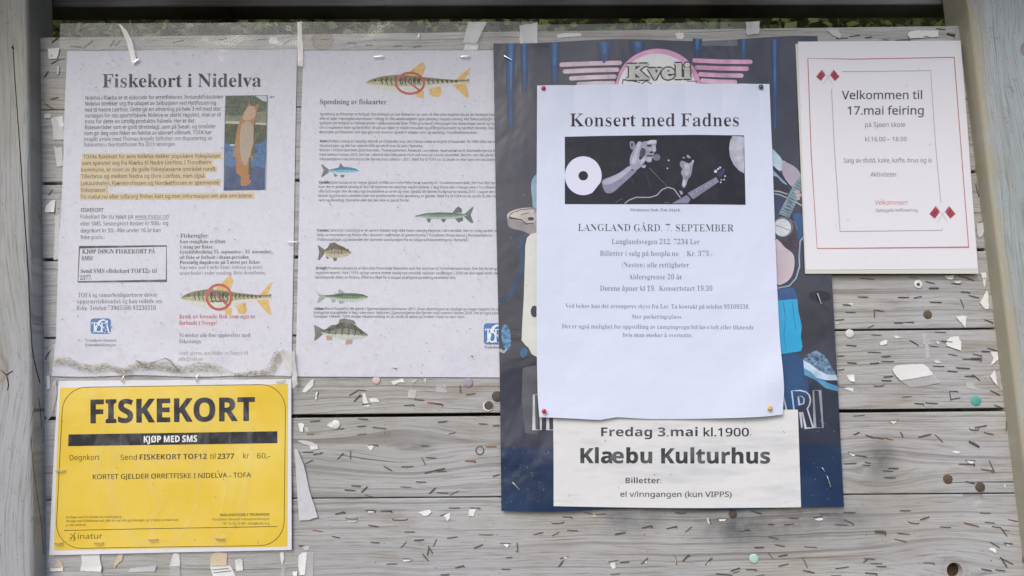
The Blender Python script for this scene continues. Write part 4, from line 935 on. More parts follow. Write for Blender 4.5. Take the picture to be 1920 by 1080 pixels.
Print().line(zc((890, 372), (1010, 495), (1070, 556)), 1.2, w2=.6).line(zc((550, 725), (590, 695), (630, 680)), .8).line(zc((1040, 722), (1060, 715), (1095, 725)), 1).put('guitar_strap', SC_, ink('6c6e7c', fade=0), cp, 4)
Print().line(zc((1150, 530), (1200, 590), (1260, 620), (1350, 728)), 2.6).put('neck_strap', SC_, ink('1d1e28', fade=0), cp, 7)
P = Print(); text(P, 'Stemmen bak Jim Stärk', 1182, 1276, 396, 5.4, 'sm', .003); P.put('caption', SC_, ink('6e6e84', fade=.1), nC, 2)
P = Print(); text(P, 'LANGLAND GÅRD, 7. SEPTEMBER', 1084, 1376, 433, 13, 'sr', .003); P.put('heading', SC_, ink('50505e', fade=.15), nC, 2)
P = Print()
for s_, a, b_, y, c_ in (('Langlandsvegen 212, 7234 Ler', 1147, 1312, 457.5, 9.5), ('Billetter i salg på hoopla.no', 1125, 1272, 479.5, 9.5), ('Kr. 375,-', 1288, 1336, 480, 9.5), ('(Nesten) alle rettigheter.', 1166, 1294, 501, 9.5),
                     ('Aldersgrense 20 år.', 1179, 1281, 523.5, 9.5), ('Dørene åpner kl 19.  Konsertstart 19.30.', 1125, 1338, 545, 9.5), ('Ved behov kan det arrangeres skyss fra Ler. Ta kontakt på telefon 95109538.', 1060, 1405, 577, 7.8),
                     ('Stor parkeringsplass.', 1185, 1279, 597, 7.8), ('Det er også mulighet for oppstilling av campingvogn/bil/lavo/telt eller liknende', 1054, 1413, 615.5, 7.8), ('hvis man ønsker å overnatte.', 1168, 1298, 631.5, 7.8)): text(P, s_, a, b_, y, c_, 'sr', .006 if c_ < 8 else .002)
P.put('paragraph', SC_, ink('6a6a7e', fade=.15), nC, 2)

# ---------- white strip pasted at the poster's foot
SS = Surf(5.0, .2, 15, .1)
pS = paper('streaky_white_paper', 'd9d9da', dirt=.05, wave=.3, streak=.55)
nS = empty('venue_strip', at(1268, 950, 5), 'white paper strip reading Klæbu Kulturhus pasted across the foot of the blue poster', 'notice')
sheet('paper_sheet', SS, [(1037, 770), (1038, 860), (1038, 949)], [(1496, 768), (1499, 860), (1502, 951)], 40, 18, pS, nS, bottom=lambda u: (0, 2.5*math.sin(u*3.1)))
P = Print(); text(P, 'Fredag 3.mai', 1127, 1308, 818, 16.5, 'nb'); text(P, 'kl.1900', 1319, 1404, 818, 15.5, 'nm'); text(P, 'kl.1900', 1319, 1404.4, 818, 15.5, 'nm')
P.put('heading', SS, ink('3d3d45', fade=.2), nS, 2)
P = Print(); text(P, 'Klæbu Kulturhus', 1088, 1444, 868, 27.5, 'nx', .002); P.put('heading', SS, ink('3a3a40', fade=.2), nS, 2)
P = Print(); text(P, 'Billetter:', 1173, 1240, 906, 10.5, 'nb'); P.put('paragraph', SS, ink('45454d', fade=.2), nS, 2); P = Print(); text(P, 'el v/inngangen (kun VIPPS)', 1163, 1372, 931.5, 10, 'nm', .001); P.put('paragraph', SS, ink('45454d', fade=.2), nS, 2)

# ---------- laminated card, right
SK = Surf(6.0, .12, 41, .2)
lam_m = paper('cream_laminate_edge', 'cfccc4', wave=.1, rough=.35, coat=.5)
nK = empty('laminated_card', at(1673, 512, 6), 'laminated cream card with red frame and crossed flags reading Velkommen til 17.mai feiring', 'card')
sheet('laminate_edge', SK, [(1492, 82), (1497, 200), (1510, 508)], [(1799, 78), (1812, 220), (1835, 508)], 30, 40, lam_m, nK, thick=.9, off=-.3, top=lambda u: (0, 1.5*math.sin(u*9)), bottom=lambda u: (0, 5))
pK = paper('cream_card_paper', 'dedce4', wave=.12, rough=.3, coat=.4)
sheet('paper_sheet', SK, [(1496, 78), (1501, 200), (1511, 506)], [(1801, 76), (1813, 220), (1833, 504)], 30, 40, pK, nK, thick=.1)
fr = Print().line([(1514.5, 109.5), (1600, 111), (1789, 107.5), (1803, 290), (1816, 463.5), (1532, 466), (1521, 290)], 1.7, closed=True).put('red_frame', SK, ink('b5767a', fade=.1), nK, 2)
Print().line([(1579, 134.5), (1745, 132.5), (1754, 270), (1764, 380)], 1.1).line([(1559, 167), (1564, 270), (1575, 434), (1767, 432), (1767, 427)], 1.2).put('inner_frame', SK, ink('9a98a4', fade=.1), nK, 2)
for cx, cy, s_ in ((1552, 142, 1.0), (1767, 399, 1.12)):
    fl = Print()
    for m_ in (-1, 1):
        fl.poly([(cx+m_*(11.5)*s_, cy-11*s_), (cx+m_*22*s_, cy+2*s_), (cx+m_*13*s_, cy+10*s_), (cx+m_*4.5*s_, cy-1*s_)])
    fo = fl.put('flag', SK, ink('b8454e', fade=.1, mott='a83a46', scale=200), nK, 2)
    q = Print()
    for m_ in (-1, 1):
        q.line([(cx+m_*7*s_, cy-5.5*s_), (cx+m_*17.5*s_, cy+6*s_)], 1.7*s_).line([(cx+m_*15.5*s_, cy-6*s_), (cx+m_*9*s_, cy+4*s_)], 1.7*s_)
    q.put('flag_cross', SK, ink('5a4a66', fade=.2), fo, 3)
    q = Print()
    for m_ in (-1, 1): q.line([(cx+m_*11*s_, cy-12*s_), (cx-m_*9*s_, cy+16*s_)], .9)
    q.put('flag_pole', SK, ink('b9b8c2', fade=.1), fo, 3)
P = Print(); text(P, 'Velkommen til', 1578, 1729, 186, 15.5, 'nm', -.003); text(P, '17.mai feiring', 1589, 1732, 215, 15.5, 'nm', -.003); P.put('heading', SK, ink('4e4e5a', fade=.15), nK, 2)
P = Print()
text(P, 'på Sjøen skole', 1622, 1697, 238, 8.4, 'nr', -.004)
for s_, a, b_, y, c_ in (('kl.16.00 – 18.00', 1622, 1700, 265, 8.2), ('Salg av sodd, kake, kaffe, brus og is', 1582, 1747, 305, 8.2), ('Aktiviteter.', 1632, 1683, 331, 8.2), ): text(P, s_, a, b_, y, c_, 'nr', -.004)
P.put('paragraph', SK, ink('706f7c', fade=.15), nK, 2)
P = Print(); text(P, 'Sjøbygda Velforening', 1642, 1720, 397, 5.6, 'nr', -.004); P.put('signature', SK, ink('706f7c', fade=.15), nK, 2)
P = Print(); text(P, 'Velkommen!', 1640, 1701, 384, 8.6, 'nr', slant=.15); P.put('greeting', SK, ink('c0787c', fade=.1), nK, 2)

# ------------------------------------------------------------------ clear film over and around the notices
fm = film('clear_film', .075, .015, .06, .7, glare_patches=True)
fm2 = film('milky_film', .11, .025, .25, .5, 'dfe0de')
def fex(x, y): return .5*np.sin(x/23.0+y/71.0)*np.exp(-((y % 300)/120.0)) + .35*np.sin(y/31.0+x/140.0)
def film_thing(name, label, surf, left, right, mat, nx=36, ny=36, cat='plastic sleeve', **kw):
    cx = (left[-1][0]+right[-1][0])/2; cy = max(left[-1][1], right[-1][1])
    r = empty(name, at(cx, cy, surf.d), label, cat); sheet('clear_film', surf, left, right, nx, ny, mat, r, thick=0, **kw)
    return r
sf1 = film_thing('plastic_sleeve', 'clear plastic sleeve over the fishing notice with the trout photo', Surf(2.5, .22, 50, .08, extra=fex), [(113, 45), (112, 110), (104, 400), (90, 712)], [(558, 42), (560, 120), (556, 400), (551, 712)], fm)
sf2 = film_thing('plastic_sleeve', 'clear plastic sleeve over the notice with six small fish pictures', Surf(2.9, .22, 51, .08, extra=fex), [(556, 42), (566, 120), (562, 400), (552, 732)], [(1007, 41), (1008, 200), (1004, 500), (1000, 733)], fm)
sf3 = film_thing('plastic_sleeve', 'clear plastic sleeve over the yellow sign, its lower rim crossing torn paper', Surf(4.3, .3, 52, .09, extra=fex), [(103, 662), (100, 720), (94, 900), (90, 1062)], [(553, 656), (556, 760), (558, 900), (560, 1056)], fm)
for sf_, S_, L_1, R_1 in ((sf1, Surf(2.75, .22, 50, .08, extra=fex), [(113, 44), (112, 66), (111, 93)], [(558, 41), (559, 66), (559, 91)]), (sf2, Surf(3.15, .22, 51, .08, extra=fex), [(556, 41), (560, 66), (566, 93)], [(1007, 40), (1008, 66), (1008, 92)]),
                      (sf3, Surf(4.55, .3, 52, .09, extra=fex), [(93, 1041), (91, 1052), (90, 1062)], [(559, 1032), (559, 1045), (560, 1057)])):
    sheet('film_rim', S_, L_1, R_1, 36, 4, fm2, sf_, thick=0)
sf4 = film_thing('film_strip', 'clear film strip sticking up above the blue poster', Surf(3.2, .2, 53, .07, extra=fex), [(974, 47), (974, 84)], [(1424, 40), (1424, 86)], fm2, 40, 5, cat='film')
def scrap(name, mat, d, pts, label, cat='paper scrap', curl=.6, group=None, seed=None, par=None, lift=None):
    """torn flat piece with its own thickness and a lifted edge"""
    rn = random.Random(hash(tuple(map(tuple, pts))) & 0xffff if seed is None else seed)
    q = []
    for (xa, ya), (xb, yb) in zip(pts, list(pts[1:])+[pts[0]]):
        n_ = max(1, int(math.dist((xa, ya), (xb, yb))/2.6)); rough = rn.random() < .65
        for i in range(n_):
            t = i/n_; j_ = (.55 if rough else .12) if i else 0; q.append((xa+(xb-xa)*t+rn.uniform(-j_, j_), ya+(yb-ya)*t+rn.uniform(-j_, j_)))
    P = Print(); P.poly(q); v = list(P.v); out = []; st = list(P.f)
    while st:
        a, b, c = st.pop(); e = [(math.dist(v[a], v[b]), a, b, c), (math.dist(v[b], v[c]), b, c, a), (math.dist(v[c], v[a]), c, a, b)]; l, i, j, k_ = max(e)
        if l > 9: v.append(((v[i][0]+v[j][0])/2, (v[i][1]+v[j][1])/2)); m = len(v)-1; st += [(i, m, k_), (m, j, k_)]
        else:
            (x1, y1), (x2, y2), (x3, y3) = v[a], v[b], v[c]; out.append((a, c, b) if (x2-x1)*(y3-y1)-(x3-x1)*(y2-y1) > 0 else (a, b, c))
    V = np.array(v); W = proj(V, d); cx, cy = V.mean(0); a = rn.uniform(0, 6.28); rad = max(np.ptp(V[:, 0]), np.ptp(V[:, 1]), 4)/2
    h = np.clip(((V[:, 0]-cx)*math.cos(a)+(V[:, 1]-cy)*math.sin(a))/rad, -.2, 1)
    W[:, 1] -= (curl*(h+.2)**2)/1000; B = W.copy(); B[:, 1] += .00018; n = len(V)
    E = {}
    for t in out:
        for e in ((t[0], t[1]), (t[1], t[2]), (t[2], t[0])): E[e] = 1
    F = out+[(n+t[0], n+t[2], n+t[1]) for t in out]+[(b_, a_, n+a_, n+b_) for (a_, b_) in E if (b_, a_) not in E]
    o = mesh(name, np.vstack([W, B]), F, mat, par)
    if par is None: tag(o, label, cat, group)
    return o
def TT(ox, oy, p): return [(ox+x/4, oy+y/4) for x, y in p]
pw = paper('torn_white_paper', 'e0e0e0', dirt=.1, wave=.5); pg = paper('torn_grey_paper', 'c2c2c6', dirt=.2, wave=.5); pb = paper('torn_beige_paper', 'd3bfa0', dirt=.2, wave=.5); ppk = paper('torn_pinkish_paper', 'c6c3ca', dirt=.3, wave=.6)
A_, B_, C_, D_ = (480, 540), (480, 810), (960, 810), (1440, 810); E_, F_, G_, L_ = (1440, 540), (1440, 270), (1440, 0), (0, 0)
SCR = [
 (pw, .6, A_, [(345, 780), (360, 750), (415, 690), (435, 682), (430, 735), (400, 760), (370, 785)], 'slanted white scrap under clear film, by the yellow sign\'s top right corner'),
 (pw, .6, A_, [(445, 835), (450, 780), (468, 778), (455, 838)], 'thin upright white sliver behind a staple, below the slanted scrap beside the yellow sign'),
 (pw, .6, A_, [(797, 790), (820, 787), (830, 840), (845, 865), (805, 868)], 'upright white strip scrap below the sleeve of the fish notice, left of a rounded scrap'),
 (pw, .6, A_, [(848, 832), (875, 825), (905, 828), (925, 845), (925, 858), (858, 856)], 'rounded white scrap right of the upright strip scrap'),
 (pw, .5, A_, [(808, 876), (858, 872), (850, 890), (812, 892)], 'small white scrap under the upright strip scrap, above the wide dark gap'),
 (pw, .6, A_, [(1010, 700), (1060, 690), (1100, 678), (1115, 710), (1080, 706), (1030, 728)], 'white scrap seen through film right of the pale pink disc'),
 (pg, .6, A_, [(1165, 690), (1220, 683), (1175, 718)], 'small grey wedge scrap under the film at the bottom of the fish notice'),
 (pg, .5, A_, [(1255, 678), (1280, 680), (1272, 722)], 'narrow grey sliver scrap under the film, right of the grey wedge scrap'),
 (pw, .5, A_, [(315, 1015), (345, 1012), (362, 1025), (352, 1060), (355, 1078), (330, 1076)], 'white scrap beside the yellow sign, just under the wide dark gap'),
 (pw, .5, A_, [(528, 1030), (560, 1003), (578, 1022), (572, 1050)], 'white scrap touching the left rim of the white disc under the wide gap'),
 (pg, .5, A_, [(360, 1035), (390, 1048), (398, 1078), (375, 1078)], 'grey torn bit right of the white scrap near the yellow sign, under the wide gap'),
 (pg, .5, B_, [(310, 65), (350, 62), (420, 75), (470, 105), (440, 128), (405, 105), (360, 92)], 'grey curved film scrap beside the yellow sign above the tall triangular scrap'),
 (pw, .9, B_, [(405, 108), (465, 104), (468, 128), (410, 134)], 'white rectangle scrap at the tip of the tall triangular scrap'),
 (pw, .6, B_, [(832, 105), (860, 100), (888, 104), (872, 130), (860, 142)], 'white triangle scrap hanging from a staple, level with the yellow sign\'s black bar'),
 (pg, .6, B_, [(430, 170), (465, 154), (500, 150), (470, 168)], 'thin grey scrap with a staple just right of the tall triangular scrap'),
 (pw, .6, B_, [(1215, 605), (1245, 595), (1300, 583), (1318, 598), (1295, 622), (1262, 632), (1240, 615)], 'curled white scrap low on the planks, first left of the poster foot'),
 (pw, .6, B_, [(1408, 625), (1455, 600), (1457, 645), (1435, 668)], 'white shield shaped scrap below the slanted staple, left of the poster foot'),
 (pw, .6, B_, [(1600, 580), (1652, 578), (1630, 632), (1592, 628)], 'white slanted square scrap nearest the lower left corner of the blue poster'),
 (pw, .5, B_, [(840, 592), (895, 592), (880, 606), (845, 605)], 'thin white scrap under a staple below the dark plank seam, mid left'),
 (pg, .5, B_, [(680, 665), (760, 665), (750, 675), (690, 676)], 'thin grey scrap under the bent staple right of the tall triangular scrap foot'),
 (pg, .5, B_, [(345, 862), (370, 852), (400, 862), (395, 885), (365, 888)], 'pale round scrap right of the yellow sign\'s lower corner'),
 (pw, .9, B_, [(318, 925), (345, 905), (380, 902), (378, 960), (365, 1072), (330, 1070), (315, 1000)], 'long white torn strip below the lower right corner of the yellow sign'),
 (ppk, 1.6, B_, [(290, 125), (312, 130), (360, 250), (400, 440), (440, 560), (463, 640), (396, 660), (322, 664), (305, 400)], 'tall narrow triangular scrap of lilac paper beside the yellow sign'),
 (pw, .6, B_, [(275, 1050), (285, 1040), (293, 1052), (302, 1040), (310, 1055), (308, 1078), (275, 1078)], 'ragged white tuft scrap at the bottom of the picture, right of the yellow sign'),
 (pw, .6, B_, [(1855, 845), (1872, 838), (1897, 842), (1886, 866)], 'tiny white wedge scrap under a staple, bottom left of the poster foot'),
 (pw, .6, B_, [(1100, 958), (1165, 956), (1150, 968), (1108, 972)], 'thin white scrap under a staple near the bottom, between yellow sign and poster'),
 (pw, .6, C_, [(738, 985), (758, 975), (778, 976), (777, 1018), (757, 1029), (740, 1008)], 'white tooth shaped scrap below the middle of the blue poster'),
 (pw, .6, C_, [(1458, 642), (1470, 640), (1484, 690), (1470, 682)], 'narrow white sliver along a slanted staple, just under the poster foot'),
 (pw, .6, C_, [(1550, 655), (1607, 655), (1592, 668), (1556, 668)], 'small white scrap under a flat staple, left of the rusty disc at the poster foot'),
 (pw, .6, C_, [(385, 945), (400, 930), (420, 932), (412, 950), (396, 952)], 'tiny white scrap at a crossed staple pair, below the left end of the poster'),
 (pb, .6, C_, [(597, 630), (630, 622), (628, 640), (608, 642)], 'tiny tan scrap at the joint of two staples, under the poster foot'),
 (pw, .6, C_, [(1452, 998), (1470, 975), (1485, 972), (1470, 998)], 'tiny white sliver behind a slanted staple, left of the pale green disc'),
 (pb, .6, C_, [(1214, 940), (1224, 938), (1238, 985), (1226, 984)], 'narrow tan sliver with a rusty staple, near the bottom below the poster'),
 (pw, .6, C_, [(1000, 968), (1012, 965), (1010, 985), (998, 988)], 'speck of white paper at a slanted staple, below the poster middle'),
 (pw, .6, D_, [(342, 652), (410, 641), (412, 660), (375, 664)], 'white triangular scrap in the grey smudge under the poster\'s right corner'),
 (pw, .6, D_, [(605, 155), (630, 158), (656, 172), (636, 183)], 'white leaf shaped scrap right of the poster\'s lower part, beside a dark smudge'),
 (pw, .6, D_, [(1490, 216), (1510, 210), (1530, 212), (1548, 226), (1520, 246)], 'bright white chip scrap pinned by a staple above two rusty discs'),
 (pw, .6, D_, [(1375, 150), (1405, 142), (1442, 150), (1425, 163), (1400, 158)], 'ragged white shred scrap left above the bright white chip'),
 (pw, .6, D_, [(1655, 876), (1680, 868), (1708, 880), (1702, 908), (1690, 898), (1665, 886)], 'ragged white scrap at the bottom right, beside the slanted staples'),
 (pg, .6, D_, [(1772, 835), (1822, 848), (1800, 862)], 'grey wedge scrap at the bottom right, next to the right post'),
 (pw, .6, D_, [(1765, 395), (1778, 392), (1785, 412), (1772, 418)], 'tiny white scrap above the plank seam, close to the right post'),
 (pw, 1.4, E_, [(930, 615), (945, 592), (965, 580), (1070, 572), (1165, 571), (1195, 590), (1222, 625), (1241, 650), (1150, 668), (995, 694), (960, 662)], 'largest scrap, a torn white card corner right of the poster'),
 (pw, .8, E_, [(1335, 402), (1350, 385), (1375, 366), (1430, 363), (1434, 388), (1450, 400), (1446, 470), (1400, 455), (1340, 432)], 'white house shaped scrap on the right planks above the big torn card corner'),
 (pw, .8, E_, [(1405, 214), (1440, 212), (1450, 208), (1489, 210), (1484, 260), (1480, 299), (1450, 262)], 'white triangle scrap pointing down onto a plank seam at the right'),
 (pw, .9, E_, [(1590, 112), (1618, 60), (1640, 18), (1650, 50), (1656, 155), (1630, 160)], 'white sail shaped scrap near the right post, below the laminated card'),
 (pw, .7, E_, [(835, 412), (855, 400), (875, 390), (894, 392), (888, 420), (845, 432)], 'small white scrap with a staple, left of the frosted cross of tape'),
 (pw, .7, E_, [(945, 362), (962, 355), (1000, 372), (965, 380)], 'small white drop shaped scrap near the top of the plank right of the poster'),
 (pw, .7, E_, [(1245, 543), (1270, 540), (1302, 560), (1262, 562)], 'small white wedge scrap just above the big torn card corner'),
 (pw, .7, E_, [(590, 652), (644, 650), (648, 705), (615, 695), (602, 680)], 'white notched scrap close beside the poster, level with the shoe'),
 (pw, .7, E_, [(560, 750), (600, 746), (640, 748), (640, 780), (600, 765)], 'white dart shaped scrap beside the poster, below the notched scrap'),
 (pw, .9, E_, [(1665, 662), (1700, 616), (1712, 670), (1725, 735), (1700, 712)], 'white kite shaped scrap by the right post, above the teal disc'),
 (pw, .7, E_, [(1670, 482), (1720, 476), (1728, 530), (1700, 560), (1668, 582), (1690, 530)], 'twisted pale scrap at the right post above the kite shaped scrap'),
 (pw, .6, E_, [(597, 118), (635, 112), (632, 135), (615, 128)], 'small white shred just right of the poster, under the laminated card'),
 (pw, .6, E_, [(912, 1002), (945, 994), (976, 988), (945, 1020)], 'white triangle scrap right below the wide gap, right of the poster'),
 (pw, .6, E_, [(500, 263), (530, 257), (532, 268), (505, 270)], 'tiny white scrap touching the poster edge above a plank seam'),
 (pw, .6, E_, [(1255, 402), (1268, 396), (1292, 414), (1270, 418)], 'tiny white scrap left of the house shaped scrap'),
 (pw, .9, F_, [(1325, 986), (1395, 982), (1392, 1005), (1380, 1016), (1345, 1014)], 'white scrap peeping from under the lower edge of the laminated card'),
 (pw, .9, F_, [(1590, 966), (1632, 963), (1640, 985), (1640, 1003), (1605, 1008)], 'white square scrap at the lower right corner of the laminated card'),
 (pw, .8, F_, [(1606, 1010), (1636, 1008), (1630, 1050), (1624, 1076)], 'white spike scrap hanging below the square scrap at the card corner'),
 (pw, .6, F_, [(1400, 1032), (1450, 1028), (1440, 1042), (1408, 1044)], 'thin white scrap below the laminated card, right of the white eyelet'),
 (pg, .9, F_, [(1565, 600), (1600, 588), (1630, 582), (1628, 640), (1605, 690), (1582, 705), (1568, 660)], 'bulging grey paper scrap between the laminated card and the right post'),
 (pw, .9, L_, [(358, 366), (450, 361), (440, 400), (425, 438), (385, 442), (364, 438)], 'white square scrap stapled beside the top left notice'),
 (pg, .9, L_, [(330, 870), (345, 850), (370, 852), (385, 870), (372, 888), (340, 888)], 'pale knotted film blob at the left post beside the first notice'),
 (pg, .8, L_, [(385, 885), (420, 892), (450, 930), (478, 965), (480, 1045), (400, 1050), (398, 960)], 'grey tapering scrap beside the left post under the pale film blob'),
 (pg, .8, (0, 270), [(405, 10), (425, 30), (470, 20), (470, 165), (428, 172), (415, 90)], 'grey torn flap at the left edge of the fishing notice, above the first wide gap'),
 (pw, 1.0, (0, 270), [(332, 500), (345, 460), (368, 440), (385, 425), (415, 420), (412, 440), (408, 512), (345, 514)], 'white fist shaped scrap on the plank beside the left post'),
 (pg, .8, (0, 270), [(415, 540), (452, 530), (448, 640), (445, 740), (438, 865), (400, 868), (410, 700)], 'long pale strip scrap along the left edge of the fishing notice'),
 (pw, .9, G_, [(1045, 262), (1060, 240), (1100, 228), (1275, 229), (1280, 275), (1180, 282), (1065, 290)], 'white torn strip on the top plank above the laminated card'),
 (pg, .7, G_, [(440, 225), (520, 222), (550, 260), (540, 290), (480, 262)], 'grey crumpled scrap on the top plank between poster and laminated card'),
 (pw, .7, (480, 0), [(95, 300), (110, 278), (155, 282), (165, 330), (100, 326)], 'white scrap on the top plank above the seam of the two top left notices'),
 (pw, .7, (480, 0), [(1570, 322), (1655, 320), (1668, 345), (1660, 378), (1555, 374), (1565, 345)], 'white tab scrap above the top right corner of the fish notice'),
 (pw, .7, (960, 0), [(1224, 252), (1250, 244), (1285, 248), (1292, 275), (1275, 296), (1238, 292)], 'white blob scrap over the top edge of the blue poster'),
 (pw, .7, (960, 0), [(335, 262), (380, 252), (515, 248), (522, 270), (400, 278), (340, 285)], 'long pale scrap over the top edge of the poster, left of its emblem'),
 (pw, .9, (0, 810), [(378, 1020), (472, 1018), (475, 1043), (380, 1045)], 'white paper tab below the left corner of the yellow sign'),
 (pw, 1.0, (0, 810), [(605, 915), (745, 915), (755, 980), (765, 1010), (762, 1045), (600, 1042), (615, 980)], 'broad white tape stub under the inatur end of the yellow sign'),
 (pb, .9, (0, 810), [(885, 922), (922, 918), (915, 960), (880, 990), (852, 1030), (862, 975)], 'tan torn wedge under the lower edge of the yellow sign'),
 (pw, .9, (0, 810), [(1300, 912), (1325, 905), (1348, 925), (1350, 1005), (1272, 1008), (1285, 960)], 'white arrowhead scrap under the lower edge of the yellow sign'),
 (pb, .9, (0, 810), [(1590, 915), (1640, 900), (1700, 910), (1702, 960), (1700, 1000), (1580, 1003), (1575, 950)], 'tan paper stub under the lower edge of the yellow sign, right part'),
 (pw, .7, (0, 810), [(1578, 1003), (1725, 1000), (1745, 1035), (1768, 1080), (1600, 1082), (1585, 1040)], 'cream paper with dark lines at the bottom edge, beneath the tan stub'),
 (pw, .8, (0, 810), [(1762, 965), (1790, 950), (1820, 958), (1822, 1038), (1770, 1042)], 'white square tab right of the tan stub under the yellow sign'),
 (pg, .7, (0, 810), [(980, 1022), (1080, 1010), (1175, 1000), (1165, 1045), (1060, 1048), (960, 1052)], 'grey smeared scrap below the QR end of the yellow sign' if False else 'grey smeared scrap below the middle of the yellow sign'),
 (pb, .8, (0, 810), [(440, 948), (465, 985), (480, 1018), (410, 1012)], 'small tan triangle under the lower left corner of the yellow sign'),
 (pb, .8, (0, 810), [(480, 1066), (510, 1055), (545, 1062), (550, 1080), (485, 1082)], 'tan scrap at the bottom edge below the left part of the yellow sign'),
 (pw, .8, B_, [(180, 905), (205, 900), (212, 950), (200, 990), (186, 975)], 'white shred under the lower right corner of the yellow sign'),
 (pg, .9, L_, [(425, 500), (442, 490), (446, 520), (438, 560), (426, 555)], 'small pale shred beside the first notice, below the stapled white square'),
 (pw, .5, (0, 540), [(350, 660), (372, 655), (378, 750), (352, 760)], 'white strip at the left post beside the gap between notice and yellow sign'),
]
for m_, d, o_, pts, lab in SCR:
    o = scrap('paper_scrap', m_, d, TT(*o_, pts), lab)
    if 'dark lines' in lab:
        for q in (((1590, 1033), (1715, 1022)), ((1598, 1056), (1735, 1040))):
            Print().line([(x/4, 810+y/4) for x, y in q], 1.0).put('printed_line', Flat(d+.75), ink('4e443c', fade=0), o, 1)
dk2 = ink('5c4c40', fade=0)
fmT = film('tape_film', .30, .08, .3, .4, 'e2e2e4')
TAPE = [(E_, .8, [(995, 695), (1240, 652), (1290, 712), (1180, 732), (1070, 746)], 'frosted film flap hanging below the largest torn card corner'),
 (E_, .6, [(1655, 70), (1702, 30), (1690, 160), (1642, 160)], 'frosted film scrap behind the sail shaped scrap near the right post'),
 (E_, .6, [(1475, 700), (1525, 708), (1575, 765), (1490, 750)], 'frosted film wedge left above the teal disc'),
 (E_, .6, [(1720, 680), (1735, 690), (1776, 778), (1740, 760)], 'frosted film sliver at the foot of the kite shaped scrap'),
 (E_, .6, [(1150, 360), (1165, 345), (1190, 350), (1195, 385), (1222, 395), (1218, 420), (1205, 425), (1212, 528), (1182, 530), (1178, 430), (1150, 410), (1165, 395)], 'frosted cross of tape residue on the plank above the largest scrap'),
 (A_, .6, [(1145, 770), (1205, 765), (1195, 828), (1140, 825)], 'frosted square of tape below the fish notice sleeve'),
 (A_, .6, [(1350, 725), (1430, 728), (1430, 785), (1355, 783)], 'frosted square of tape right of the first, crossing the sleeve rim'),
 (B_, .6, [(375, 905), (415, 900), (432, 915), (430, 1080), (362, 1080)], 'frosted tape strip right of the long white torn strip'),
 (B_, .6, [(190, 985), (228, 985), (215, 1080), (188, 1080)], 'frosted tape strip at the bottom below the yellow sign corner'),
 ((0, 810), 1.2, [(1280, 1005), (1345, 1005), (1350, 1080), (1278, 1080)], 'frosted tape strip below the white arrowhead scrap'),
 ((0, 810), 1.2, [(455, 1045), (760, 1045), (768, 1080), (470, 1080)], 'frosted tape band below the broad white tape stub'),
 ((960, 0), 3.9, [(58, 192), (192, 168), (190, 322), (62, 325)], 'milky film square at the left end of the strip above the poster'),
 ((960, 0), 3.9, [(1755, 165), (1856, 160), (1856, 250), (1760, 262)], 'milky film square at the right end of the strip above the poster'),
 ((480, 0), 3.6, [(1590, 168), (1730, 165), (1690, 250), (1655, 322), (1555, 318)], 'slanted milky tape above the top right corner of the fish notice'),
 ((480, 0), 3.6, [(312, 165), (342, 160), (345, 265), (354, 380), (350, 500), (312, 490), (310, 300)], 'narrow upright tape between the two top left sleeves'),
 (L_, 3.4, [(890, 180), (905, 182), (950, 230), (985, 290), (1025, 450), (990, 470), (955, 330), (925, 250)], 'white crease of folded film above the heading of the fishing notice'),
 (F_, .7, [(1655, 560), (1640, 600), (1620, 680), (1590, 700), (1600, 640)], 'clear film bubble beside the right post'),
 (L_, .7, [(400, 885), (470, 870), (480, 960), (440, 940)], 'crumpled film beside the top left notice near the left post'),
 ((0, 540), 1.0, [(365, 440), (420, 420), (470, 520), (430, 560), (420, 640), (380, 650), (372, 560)], 'crumpled milky film at the lower left corner of the fishing notice'),
 ((0, 540), 1.0, [(345, 860), (400, 700), (420, 690), (425, 800), (390, 960), (350, 1000)], 'crumpled milky film between the left post and the yellow sign'),
 ((480, 540), 4.9, [(170, 470), (245, 462), (290, 480), (312, 720), (275, 760), (270, 640)], 'milky film tab at the corner where yellow sign and fish notice meet')]
for o_, d, pts, lab in TAPE: scrap('tape_piece', fmT, d, TT(*o_, pts), lab, 'tape', curl=.3)

